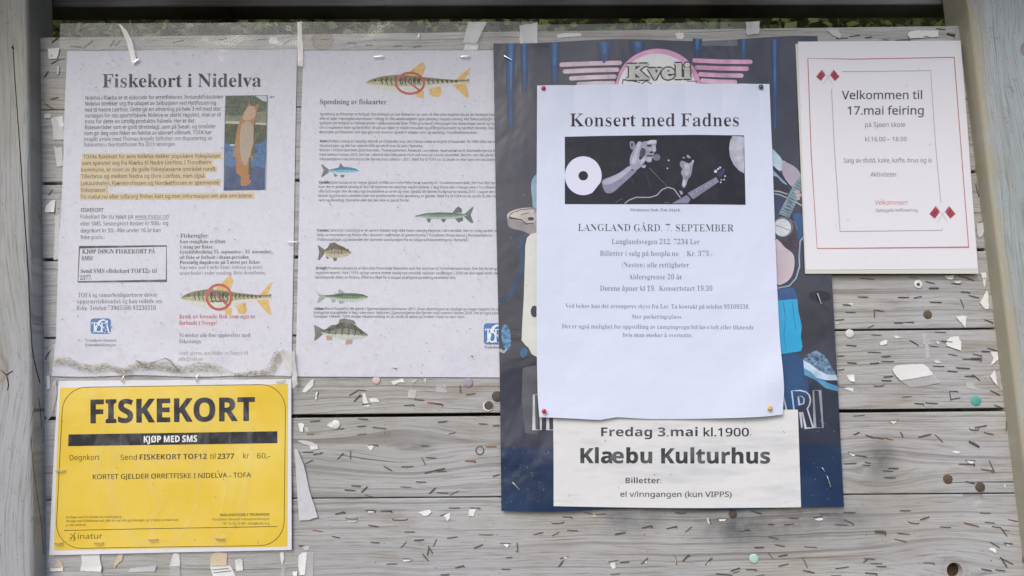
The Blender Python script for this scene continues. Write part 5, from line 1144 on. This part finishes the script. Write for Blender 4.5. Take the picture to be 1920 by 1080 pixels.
# ------------------------------------------------------------------ discs, pins
rust = plain('rusted_metal', '54463c', .75, .4, .3, c2='7a6656', scale=900); wht = plain('white_plastic', 'dcdcd8', .4, .5, c2='cfcfcb'); teal = plain('teal_plastic', '55aaa2', .4, .5, c2='4a988f', scale=300)
mint = plain('mint_plastic', 'b4d0c8', .35, .5, c2='a8c6be', scale=200); pink = plain('faded_pink_plastic', 'd0b4b4', .5, .4); mauve = plain('faded_mauve_plastic', 'a598a4', .5, .4, c2='94889a'); drk = plain('dark_rust', '4a4540', .7, .4, .3, c2='655c52', scale=700)
red = plain('red_plastic', 'bf1f3c', .3, .6); grn = plain('green_plastic', '1f5a52', .3, .6); yel = plain('yellow_plastic', 'cfa73e', .3, .6)
for (px, py, r, m_, lab, nm) in (
  (1777, 898, 8.3, rust, 'rusty brown thumbtack, left of two near the lower right seam', 'thumbtack'), (1837.5, 913, 8.6, drk, 'dark rusty thumbtack, right of two near the lower right seam', 'thumbtack'),
  (1374, 963.5, 7.3, drk, 'rusty thumbtack just under the poster\'s foot', 'thumbtack'), (1739, 589.5, 7.8, rust, 'dark brown thumbtack on the plank below the laminated card', 'thumbtack'),
  (932, 743, 9.5, drk, 'dark thumbtack half tucked against the blue poster\'s left edge', 'thumbtack'),
  (629.5, 796, 8.2, wht, 'white thumbtack under the wide gap, right of the yellow sign', 'thumbtack'), (1593, 625.5, 8, wht, 'white thumbtack right of the poster, under a plank seam', 'thumbtack'),
  (1829.5, 751, 9, teal, 'teal thumbtack with a staple across it, near the right post', 'thumbtack'), (1413, 1047, 8.2, mint, 'pale mint green thumbtack at the bottom, below the poster', 'thumbtack'),
  (706, 713, 7.2, pink, 'faded pink thumbtack seen through the lower rim of the fish notice sleeve', 'thumbtack'), (878, 717, 8.5, mauve, 'faded mauve thumbtack seen through film left of the poster', 'thumbtack')):
    tag(disc_on('thumbtack', px, py, r, .3, m_, dome=.7), lab, 'thumbtack')
for (px, py, r, m1, m2, lab) in ((915, 762, 9.6, wht, drk, 'dark thumbtack on a white washer left of the poster, above the wide gap'), (1721.5, 533, 7.8, wht, drk, 'white eyelet with a dark centre below the laminated card')):
    t = empty('eyelet', at(px, py, .3), lab, 'thumbtack'); disc_on('washer', px, py, r, .3, m1, t, dome=.5)
    disc_on('centre', px+(1 if m1 is wht and r > 9 else 0), py-(2 if r > 9 else 0), r*.82 if r > 9 else 3.0, 1.1, m2, t, dome=.3)
ringm = plain('ring_metal', '6d655c', .6, .5, .4)
c = at(899.5, 844.5, .3); V = []; F = []
for i in range(28):
    for j in range(8):
        a, b = 2*math.pi*i/28, 2*math.pi*j/8; rr_ = 7.2*PXM+.00045*math.cos(b); V.append((c.x+rr_*math.cos(a), c.y+.00045*math.sin(b), c.z+rr_*math.sin(a))); F.append((i*8+j, ((i+1) % 28)*8+j, ((i+1) % 28)*8+(j+1) % 8, i*8+(j+1) % 8))
tag(mesh('ring', V, F, ringm, smooth=True), 'small thin metal ring pressed into the plank left of the poster', 'ring')
def pushpin(px, py, d, m_, lab, tilt=(0, 0)):
    t = empty('push_pin', at(px, py, d), lab, 'push pin'); c = at(px, py, d); V = []; F = []; n = 18
    prof = [(0, .2), (1.6, .2), (2.3, .45), (2.45, 1.1), (2.2, 1.9), (1.4, 2.5), (.001, 2.7)]
    for r_, h in prof:
        for i in range(n): a = 2*math.pi*i/n; V.append((c.x+(r_*math.cos(a)+tilt[0]*h)*.00086, c.y-h/1250, c.z+(r_*math.sin(a)+tilt[1]*h)*.00086))
    for k_ in range(len(prof)-1):
        for i in range(n): j = (i+1) % n; F.append((k_*n+i, k_*n+j, (k_+1)*n+j, (k_+1)*n+i))
    mesh('head', V, F, m_, t, smooth=True)
    V = []; F = []
    for y_ in (.0003, -.008): 
        for i in range(6): a = 2*math.pi*i/6; V.append((c.x+.0004*math.cos(a), c.y-y_ if y_ > 0 else c.y+.006, c.z+.0004*math.sin(a)))
    for i in range(6): j = (i+1) % 6; F.append((i, j, 6+j, 6+i))
    mesh('needle', V, F, ringm, t)
pushpin(1019, 166, 7.2, red, 'red push pin in the upper left corner of the concert sheet'); pushpin(1020, 771, 10.4, red, 'red push pin in the lower left corner of the concert sheet')
pushpin(1426, 162, 7.6, grn, 'dark green push pin in the upper right corner of the concert sheet', (.2, -.5)); pushpin(1443.5, 765, 10.4, yel, 'yellow push pin in the lower right corner of the concert sheet', (-.1, -.3))

# ------------------------------------------------------------------ staples
ST = []
def S(o, s_):
    for it in s_.split(';'):
        a = it.split(','); x1, y1, x2, y2 = map(float, a[:4]); ST.append((o[0]+x1/4, o[1]+y1/4, o[0]+x2/4, o[1]+y2/4, a[4] if len(a) > 4 else ''))
S(A_, "700,805,765,765;735,850,785,800;590,760,592,792;468,778,450,838;1110,880,1185,875;1575,800,1645,790;1530,730,1535,785;1285,858,1400,870,r;1185,835,1260,840;405,1000,480,992;765,978,840,985;760,1038,825,1034;875,1045,975,1050;1365,1005,1435,998;1775,1030,1825,1028;1475,1078,1510,1068;1670,1018,1735,1016;795,870,860,868;800,845,840,842;610,1053,660,1053;760,765,825,766;320,828,350,826;1345,868,1398,872,r;450,765,480,760")
S(B_, "380,15,435,12;760,20,828,12;1445,15,1495,2;1055,78,1090,82;1235,103,1300,100;1725,112,1805,106,r;1570,215,1645,217,r;840,97,915,98;350,152,430,145;430,168,500,152;610,205,655,158;708,140,710,205;368,238,425,210;1240,190,1275,248;1278,193,1352,192;960,255,1020,290;1090,260,1180,257;1265,308,1340,288;1340,290,1415,268;1350,296,1430,290;1775,332,1825,318;1200,374,1275,372;715,403,788,400;665,435,745,433;790,450,835,408;1080,410,1165,415;1300,463,1345,413;1355,453,1445,458;1452,472,1520,440;815,472,905,490;825,587,895,588;935,592,1020,592;1018,606,1050,597;595,615,665,598;675,650,765,652,b;1025,658,1135,660,b;843,700,920,705;1210,592,1245,600;1325,572,1318,600;1380,627,1450,602;1445,568,1530,568;1600,568,1680,570;425,735,500,745,r;568,780,632,793;1115,747,1190,748;1185,812,1260,806;1432,795,1510,785;1672,768,1778,770;860,828,928,826;1085,868,1128,822;1328,858,1355,803;1285,925,1298,858;1288,860,1328,905;1248,915,1295,962;1635,870,1700,843;1830,833,1910,835;845,960,870,985;1100,952,1165,950;1495,1018,1560,1002;1875,940,1920,938;1840,1030,1910,1026;1385,1070,1450,1068;980,992,1060,985;320,850,370,853;405,638,468,638;335,965,360,950")
S(C_, "540,604,605,609;625,618,702,608;380,636,450,638;300,686,390,680,b;160,768,235,752;298,778,355,748;415,738,492,734;1225,606,1305,608;1795,595,1870,605;975,718,1050,703;1160,724,1235,707;1300,750,1348,708;1465,635,1495,692;1540,650,1600,650;1705,745,1778,728;1885,690,1920,692;770,770,848,745;38,830,40,895;0,938,18,938;360,948,420,930;350,1012,382,958;722,975,795,960;810,976,880,972;970,990,1015,940;1218,925,1235,990,r;1280,968,1325,920;1450,998,1495,943;740,1066,810,1062;1640,1042,1708,1018;1755,1030,1830,1031;1530,1064,1650,1068;1655,1060,1705,1038;1818,868,1888,858;1900,882,1920,910;1830,1078,1895,1068;805,1062,812,1080")
S(D_, "640,20,685,0;730,22,800,45;800,42,865,45,r;865,45,935,55,r;990,0,1015,38;1130,40,1220,10;1250,20,1312,75;1505,75,1582,102,t;1620,5,1690,15;1775,0,1775,25;600,150,655,168;655,175,740,180;570,238,662,233;705,248,768,247;725,228,768,230;900,273,975,267;860,290,935,291;868,338,955,341;655,152,682,140;1480,212,1552,212;1430,240,1545,241;1485,372,1550,382;1655,215,1702,305;1597,278,1680,290;1220,280,1255,285;155,643,228,646;340,640,410,632;385,612,445,614;565,603,655,604;990,588,1068,589;572,657,638,686;500,692,598,697;118,694,190,688;0,690,45,690;10,680,40,668;0,785,75,797;50,843,125,857;272,862,368,862;0,905,35,945;77,930,145,919;78,1008,150,982;258,940,295,1018;262,1040,348,1050;505,1024,605,1010;715,975,760,945;720,948,800,953;768,986,855,986;812,1007,888,1008;730,1056,815,1063;1165,980,1245,983;948,803,1030,820;970,760,1060,762;800,745,875,748,t;1140,657,1208,635;1052,675,1130,690,b;1290,710,1370,715;1470,680,1580,706,r;1590,606,1668,608;1625,675,1700,682;1800,655,1875,670;1680,708,1742,715;1738,715,1795,780;1755,735,1810,740;1665,825,1735,865;1770,832,1832,838;1740,938,1788,1010;1745,945,1835,990;1600,1028,1675,1035;1705,1032,1778,1040;1910,895,1911,978;1890,1020,1918,1040;475,1077,545,1076;560,185,565,186;1140,102,1152,98;1375,148,1400,152")
S(E_, "1205,3,1280,2;1445,30,1515,31;1505,55,1580,75;675,66,750,68;975,70,1055,70;1090,75,1150,62;1215,105,1300,108;1440,85,1472,152;580,183,655,180;797,165,797,225;797,165,870,172;500,240,570,235;945,260,1012,260;1025,257,1090,257;1622,237,1682,260;750,300,795,275;1588,118,1640,130;775,352,850,353;1250,330,1335,332;585,430,662,430;1060,392,1130,428;745,480,848,485;850,515,918,510;515,510,570,506;1208,435,1278,437;1300,402,1388,402;980,370,1020,384;855,550,942,550;595,562,662,560;765,566,830,560;525,618,570,605;1350,493,1418,508;1235,585,1320,588;1345,624,1418,624;1410,597,1510,603;1460,533,1530,533;1520,530,1592,530,t;1537,497,1605,506;1600,475,1660,475;1645,450,1730,475;865,668,935,660;850,695,925,690;795,735,868,732,b;525,740,635,745;1475,662,1540,662;1530,650,1590,690,r;1668,768,1738,803;1003,820,1075,810;1150,800,1163,838;1098,865,1165,870;1180,860,1270,866;1368,835,1440,823;1360,775,1370,845;1358,775,1420,775;1695,880,1760,898;640,960,725,952;668,1078,695,1065;912,1000,975,988;1510,1060,1580,1065,b;1550,1045,1638,1030;1785,1000,1787,1070;1525,825,1598,848;560,125,620,128;825,405,855,400;1250,510,1285,512;1190,378,1215,380;1690,505,1715,490;1765,1040,1770,1078")
S(F_, "685,1008,795,1010;1055,1000,1130,1003;1180,1030,1250,1048;1375,1048,1445,1050;1210,1078,1275,1078;1340,985,1400,990;1430,990,1500,1010,r;1480,1002,1545,1025,r;1645,942,1670,942;1670,942,1672,1005;1645,1005,1672,1005;1555,300,1580,400,b;1600,330,1604,395;1718,930,1720,990;1580,590,1628,578;1660,490,1658,545")
S(G_, "510,290,600,285;610,275,690,265;725,285,780,280;790,288,825,284,r;860,300,905,298;955,302,1060,300;1150,275,1212,277;1260,218,1330,220;1340,255,1395,272,t;1285,270,1300,290")
S(L_, "390,320,440,280;310,250,325,215;340,188,370,180;318,205,345,190;335,400,355,400;355,465,385,450;388,372,390,430;385,480,430,455,r;430,450,485,445;335,580,365,535;365,540,385,532;360,690,372,698;380,748,438,730;400,745,440,728;440,765,475,755;300,295,335,290;630,360,700,305;825,350,860,305;865,345,910,300;1120,360,1150,345;1640,302,1705,290;1785,355,1815,330;530,345,620,358;1300,320,1380,305;340,780,400,812,r")
S((480, 0), "15,300,90,288;210,328,270,298,r;485,300,550,290;685,325,755,322;820,342,880,340,r;1030,350,1100,345;1180,355,1240,345")
S((0, 270), "365,130,385,110;365,385,395,345;340,738,360,732;385,95,400,110;405,215,430,200;385,165,398,170;380,440,405,425")
S((0, 540), "360,500,400,450;345,540,362,480;338,380,352,420;360,300,362,330")
silver = []
def SV(o, s_):
    for it in s_.split(';'):
        x1, y1, x2, y2, d = map(float, it.split(',')); silver.append((o[0]+x1/4, o[1]+y1/4, o[0]+x2/4, o[1]+y2/4, d))
SV((0, 0), "1000,478,1040,445,3.1"); SV((480, 0), "885,428,955,422,3.4;1538,425,1600,423,3.4;1215,285,1230,250,3.4"); SV((0, 540), "915,705,930,660,4.9;1472,700,1482,655,4.9"); SV((0, 810), "415,292,480,288,4.9;410,838,465,834,4.9;705,835,765,832,4.9;1115,810,1175,806,4.9;1615,800,1680,803,4.9")
SV((480, 540), "148,697,210,692,4.9"); SV((480, 270), "240,735,310,735,3.4"); SV((0, 810), "0,0,0,0,-1") if False else None
silver += [(945, 105, 959, 113, 5.2), (961, 904, 974, 918, 5.2), (1550, 892, 1557, 913, 5.2), (1532, 550, 1539, 570, 5.2), (1541, 877, 1546, 884, 5.0)]
random.seed(5)
stm = [plain('dull_staple_steel', '4b443d', .6, .5, .35, c2='6a5f55', scale=1200), plain('rusty_staple_steel', '7a4a30', .8, .3, .2, c2='a0643c', scale=900), plain('bright_staple_steel', 'c9c9cc', .3, .6, .8), plain('faded_staple_steel', '7c746a', .7, .4, .3, c2='5c554d', scale=700)]
def staple_mesh(kind, mt):
    """crown 1 m long along X (scaled later), wire .6 mm, legs going into the wood (+Y)"""
    t = .00042; me = bpy.data.meshes.new('staple'); V = []; F = []
    if kind == 0: path = [(-.5, 0, .004), (-.5, 0, -.00045), (-.2, 0, -.0007), (.2, 0, -.0007), (.5, 0, -.00045), (.5, 0, .004)]
    elif kind == 1: path = [(-.5, .0006, .004), (-.5, .0003, -.0004), (-.15, .0001, -.0008), (.25, -.0003, -.0006), (.5, -.0006, -.0004), (.5, -.0006, .004)]
    elif kind == 2: path = [(-.5, 0, .004), (-.5, 0, -.0004), (-.1, .0001, -.0006), (.3, .0002, -.0009), (.46, .0002, -.0014), (.5, -.0014, -.0008)]
    else: path = [(-.5, .0013, -.0004), (-.46, 0, -.0006), (0, -.0002, -.0006), (.45, .0002, -.0006), (.5, .0015, -.0004)]
    for i, (x, z, y) in enumerate(path):
        j0, j1 = path[max(i-1, 0)], path[min(i+1, len(path)-1)]
        up = abs(j1[0]-j0[0]) < 1e-6
        for a, b in ((-1, -1), (1, -1), (1, 1), (-1, 1)):
            if up or i in (0, len(path)-1): V.append((x+a*t*90, y, z+b*t))
            else: V.append((x, y+a*t, z+b*t))
    for i in range(len(path)-1):
        for k_ in range(4): l = (k_+1) % 4; F.append((i*4+k_, i*4+l, i*4+4+l, i*4+4+k_))
    F += [(3, 2, 1, 0), tuple(len(V)-4+k_ for k_ in range(4))]
    me.from_pydata(V, [], F); me.update(); me.materials.append(mt); return me
SM_ = {(k_, m_): staple_mesh(k_, stm[m_]) for k_ in range(4) for m_ in range(4)}
LM = [(1777, 898, 'left of the two rusty thumbtacks'), (1838, 913, 'right of the two rusty thumbtacks'), (1374, 963, 'rusty thumbtack at the poster foot'), (1739, 590, 'brown thumbtack below the card'), (1721, 533, 'white eyelet'),
 (630, 796, 'white thumbtack under the wide gap'), (1593, 625, 'white thumbtack beside the poster'), (1829, 751, 'teal thumbtack'), (1413, 1047, 'mint green thumbtack'), (915, 762, 'thumbtack on a white washer'), (900, 845, 'small metal ring'),
 (1790, 1069, 'knot hole'), (1710, 700, 'largest torn card scrap'), (1789, 645, 'house shaped scrap'), (1806, 603, 'downward triangle scrap'), (1845, 565, 'sail shaped scrap'), (1655, 641, 'stapled scrap left of the tape'), (1735, 650, 'frosted tape cross'),
 (1595, 709, 'white notched scrap'), (1592, 731, 'dart shaped scrap'), (1860, 712, 'kite shaped scrap'), (1866, 670, 'twisted pale scrap'), (1821, 723, 'frosted film wedge'), (1675, 791, 'triangle below the wide gap'), (1655, 857, 'dark smudge'), (1590, 852, 'leaf shaped scrap'),
 (1818, 868, 'bright white chip'), (1790, 848, 'shred by the right post'), (1861, 1032, 'ragged bottom right scrap'), (1535, 974, 'scrap in the grey smudge'), (1149, 1060, 'tooth shaped scrap'), (1330, 976, 'sliver under the poster foot'), (1116, 967, 'tan scrap under the poster foot'),
 (565, 730, 'slanted scrap by the yellow sign'), (684, 747, 'upright strip scrap'), (702, 750, 'rounded white scrap'), (573, 930, 'tall lilac scrap'), (695, 839, 'hanging triangle scrap'), (796, 962, 'curled white scrap'), (838, 968, 'shield shaped scrap'), (886, 961, 'slanted square scrap'), (589, 839, 'white rectangle scrap'), (566, 1055, 'long white torn strip'),
 (1061, 1044, 'tiny scrap on crossed staples'), (1264, 1052, 'tan sliver'), (765, 1049, 'thin white scrap near the bottom'), (948, 1021, 'tiny wedge scrap'), (1735, 69, 'torn strip above the card'), (1560, 65, 'crumpled scrap on the top plank'), (102, 100, 'top left square scrap'), (605, 76, 'brown knot in the top plank'), (228, 60, 'fold above the fishing notice'), (93, 387, 'fist shaped scrap'), (1845, 426, 'bulging grey scrap')]
def near(x, y, used={}):
    best = sorted(LM, key=lambda l: (l[0]-x)**2+(l[1]-y)**2)[0]; dx, dy = x-best[0], y-best[1]; dd = math.hypot(dx, dy)
    if dd < 14: w_ = 'touching'
    else:
        h = 'right' if dx > 0 else 'left'; v_ = 'below' if dy > 0 else 'above'
        if abs(dx) > 2.4*abs(dy): w_ = h+' of'
        elif abs(dy) > 2.4*abs(dx): w_ = v_
        else: w_ = v_+' and '+h+' of'
        if dd > 75: w_ = 'far '+w_
        elif dd < 32: w_ = 'close '+w_
    return w_+' the '+best[2]
def region(x, y):
    if y < 92: return ('dull staple in the top plank above the notices', )
    if x < 112: return ('dull staple in the plank ends beside the left post', )
    if x < 935:
        if y < 778: return ('dull staple between the fish notice and the wide gap', )
        if y < 933: return ('dull staple between the yellow sign and the poster, under the wide gap', )
        return ('dull staple in the lowest planks between the yellow sign and the poster foot', )
    if y > 955 and x < 1583: return ('dull staple in the bottom planks below the blue poster', )
    if y < 616: return ('dull staple under the laminated card, above the upper right seam', )
    if y < 768: return ('dull staple in the plank with the largest torn card scrap', )
    if y < 925: return ('dull staple right of the poster foot, between the wide gap and the lower seam', )
    return ('dull staple at the bottom right, below the lower seam', )
def place_staple(x1, y1, x2, y2, kind, mt, d, label, group, thick=1.0, name='staple'):
    a, b = at(x1, y1, d), at(x2, y2, d); v = b-a; L = max(v.length, .0015)
    o = bpy.data.objects.new(name, SM_[kind, mt]); COL.objects.link(o); o.location = (a+b)/2
    o.rotation_euler = (0, -math.atan2(v.z, v.x), 0); o.scale = (L, thick, thick); return tag(o, label, 'staple', group)
ST.sort(key=lambda s: -math.dist(s[:2], s[2:4]))
for i, (x1, y1, x2, y2, kd) in enumerate(ST[:284]):
    kind = 3 if kd == 'b' else random.choice((0, 0, 0, 1, 1, 2)); ang = abs(math.degrees(math.atan2(y2-y1, x2-x1))) % 180; ang = min(ang, 180-ang); ln_ = math.dist((x1, y1), (x2, y2))
    look = ('orange rusty ' if kd == 'r' else 'thick dark ' if kd == 't' else 'bent dull ' if kd == 'b' else 'long dull ' if ln_ > 22 else 'short dull ' if ln_ < 14 else 'dull ')+('level' if ang < 9 else 'upright' if ang > 62 else 'slanting')
    lab = look+' staple '+near((x1+x2)/2, (y1+y2)/2)
    place_staple(x1, y1, x2, y2, kind, 1 if kd == 'r' else random.choice((0, 0, 3)), 0, lab, 'staples left in the planks', 1.7 if kd == 't' else random.uniform(.62, 1.0))
byl = {}
for o in [o for o in bpy.data.objects if o.get('group') == 'staples left in the planks']: byl.setdefault(o['label'], []).append(o)
for l_, os_ in byl.items():
    if len(os_) == 2 and len(l_.split()) < 14:
        nm = l_.split(' the ', 1)[1]; lx = next(l for l in LM if l[2] == nm); c_ = at(lx[0], lx[1]); os_.sort(key=lambda o: (o.location-c_).length)
        os_[0]['label'] = l_+', the nearer one'; os_[1]['label'] = l_+', the farther one'
SLAB = ['bright staple at the top left of the fishing notice', 'bright staple at the top of the fish notice, left one', 'bright staple at the top of the fish notice, right one', 'bright bent staple in film above the fish notice', 'bright upright staple at the top rim of the yellow sign\'s sleeve, left one', 'bright upright staple at the top rim of the yellow sign\'s sleeve, right one',
  'bright staple in the left margin of the yellow sign', 'bright staple at the lower left corner of the yellow sign', 'bright staple below the inatur lettering of the yellow sign', 'bright staple at the bottom middle of the yellow sign', 'bright staple at the bottom of the yellow sign, towards the right', 'bright staple at the upper right corner of the yellow sign', 'bright staple joining the two top left sleeves',
  'bright staple at the upper left corner of the blue poster', 'bright staple at the lower left of the blue poster', 'bright staple at the lower right of the blue poster', 'bright staple in the poster below the laminated card', 'short bright staple leg above the poster\'s lower right staple']
for s_, lab in zip([s for s in silver if s[4] > 0], SLAB): place_staple(*s_[:4], 0, 2, s_[4], lab, None, .95)

# lines printed on the cream paper scrap
# dirt caught along the lower rim inside the sleeve, and specks on the wet sheets
moss = plain('moss_dirt', 'a29c92', .95, .1, c2='6e685c', scale=180); rn = random.Random(77); V = []; F = []
def speck(px, py, d, r, el=1.0, a=0.0):
    c = at(px, py, d); b = len(V); n = rn.choice((5, 6)); pts = []
    for i in range(n):
        t = 2*math.pi*i/n; q = r*rn.uniform(.6, 1.15); x, y = q*el*math.cos(t), q*math.sin(t); pts.append((c.x+x*math.cos(a)-y*math.sin(a), c.y, c.z+x*math.sin(a)+y*math.cos(a)))
    V.extend(pts); V.append((c.x, c.y-r*.15, c.z)); F.extend([(b+i, b+(i+1) % n, b+n) for i in range(n)])
base = [(104, 682), (112, 676), (125, 678), (140, 684), (160, 692), (175, 692), (200, 688), (215, 690), (232, 700), (245, 692), (262, 684), (280, 688), (300, 688), (320, 692), (345, 694), (360, 692), (372, 686), (395, 688), (410, 692)]
for _ in range(1100):
    u = rn.random(); x, y = polyl(base, u); th = 3.2+4.2*abs(math.sin(u*9))*rn.random(); y += rn.gauss(0, th*.8); x += rn.gauss(0, 3)
    speck(x, y, 4.75+rn.random()*.3, rn.uniform(.00012, .00045), rn.uniform(1, 2.4), rn.uniform(-.6, .6))
for _ in range(500):
    x, y = polyl([(440, 706), (470, 700), (505, 698), (512, 680), (520, 664), (535, 658)], rn.random()); speck(x+rn.gauss(0, 4), y+rn.gauss(0, 2.6), 4.8, rn.uniform(.00015, .00045), rn.uniform(1, 2), rn.uniform(-1, 1))
o = mesh('rim_dirt', V, F, moss); tag(o, 'dark mossy dirt caught along the sleeve rim above the yellow sign', 'dirt', kind='stuff')
V = []; F = []
spm = plain('dark_speck', '55524e', .9, .1)
for (x0, y0, x1, y1, n_, d) in ((112, 95, 550, 660, 420, 3.3), (565, 95, 922, 700, 420, 3.7), (115, 720, 540, 1025, 60, 5.0), (1500, 85, 1825, 500, 26, 6.9), (1040, 790, 1495, 945, 40, 5.6)):
    for _ in range(n_): speck(rn.uniform(x0, x1), rn.uniform(y0, y1), d, rn.uniform(.00010, .00032), rn.choice((1, 1, 1.5, 3, 5)), rn.uniform(0, 3))
for (x, y, l, a) in ((425, 608, .002, .4), (400, 618, .002, .6), (405, 428, .0024, .5), (430, 430, .002, .5), (738, 297, .0012, 0), (736, 690, .002, -.5), (742, 691, .0035, 0), (845, 455, .0018, .2), (898, 413, .002, .4), (885, 668, .003, -.3), (800, 643, .0016, .7), (722, 632, .0016, 0), (110, 392, .0035, 0), (118, 445, .002, .6), (600, 322, .0012, 1), (848, 375, .001, 0)): speck(x, y, 3.6, l/2/3, 3, a)
o = mesh('sheet_specks', V, F, spm); tag(o, 'dark specks of dirt scattered over the white sheets', 'dirt', kind='stuff')
V = []; F = []
chip = plain('wood_pore', '4b4138', .95, .1)
for _ in range(420):
    x, y = rn.uniform(85, 1900), rn.uniform(72, 1078)
    if (95 < x < 935 and 90 < y < 720) or (x < 560 and y > 700) or (930 < x < 1580 and y < 955) or (1490 < x < 1835 and y < 512) or x > 1795+.11*y: continue
    speck(x, y, .02, rn.uniform(.00012, .00045), rn.uniform(1, 2.5), rn.uniform(-.4, .4))
o = mesh('wood_pits', V, F, chip); tag(o, 'tiny dark pits and old staple holes dotted over the grey planks', 'pits', kind='stuff')
# dry grass stem caught in the sleeve rim
def tube(name, pts, r, mat, par=None, d=None):
    W = [at(p[0], p[1], p[2]) for p in pts]; V = []; F = []
    for w_ in W:
        for i in range(5): a = 2*math.pi*i/5; V.append((w_.x+r*math.cos(a)*.7, w_.y+r*math.sin(a+.4), w_.z+r*math.sin(a)*.9))
    for k_ in range(len(W)-1):
        for i in range(5): j = (i+1) % 5; F.append((k_*5+i, k_*5+j, k_*5+5+j, k_*5+5+i))
    return mesh(name, V, F, mat, par)
tag(tube('grass_stem', [(255, 676, 5), (268, 683, 5), (285, 680, 5.2), (305, 673, 5.2), (311, 672, 5.2), (318, 676, 5.2), (326, 685, 5.1), (334, 694, 5)], .0005, moss), 'bent dry grass stem in the sleeve rim above the yellow sign', 'grass stem')
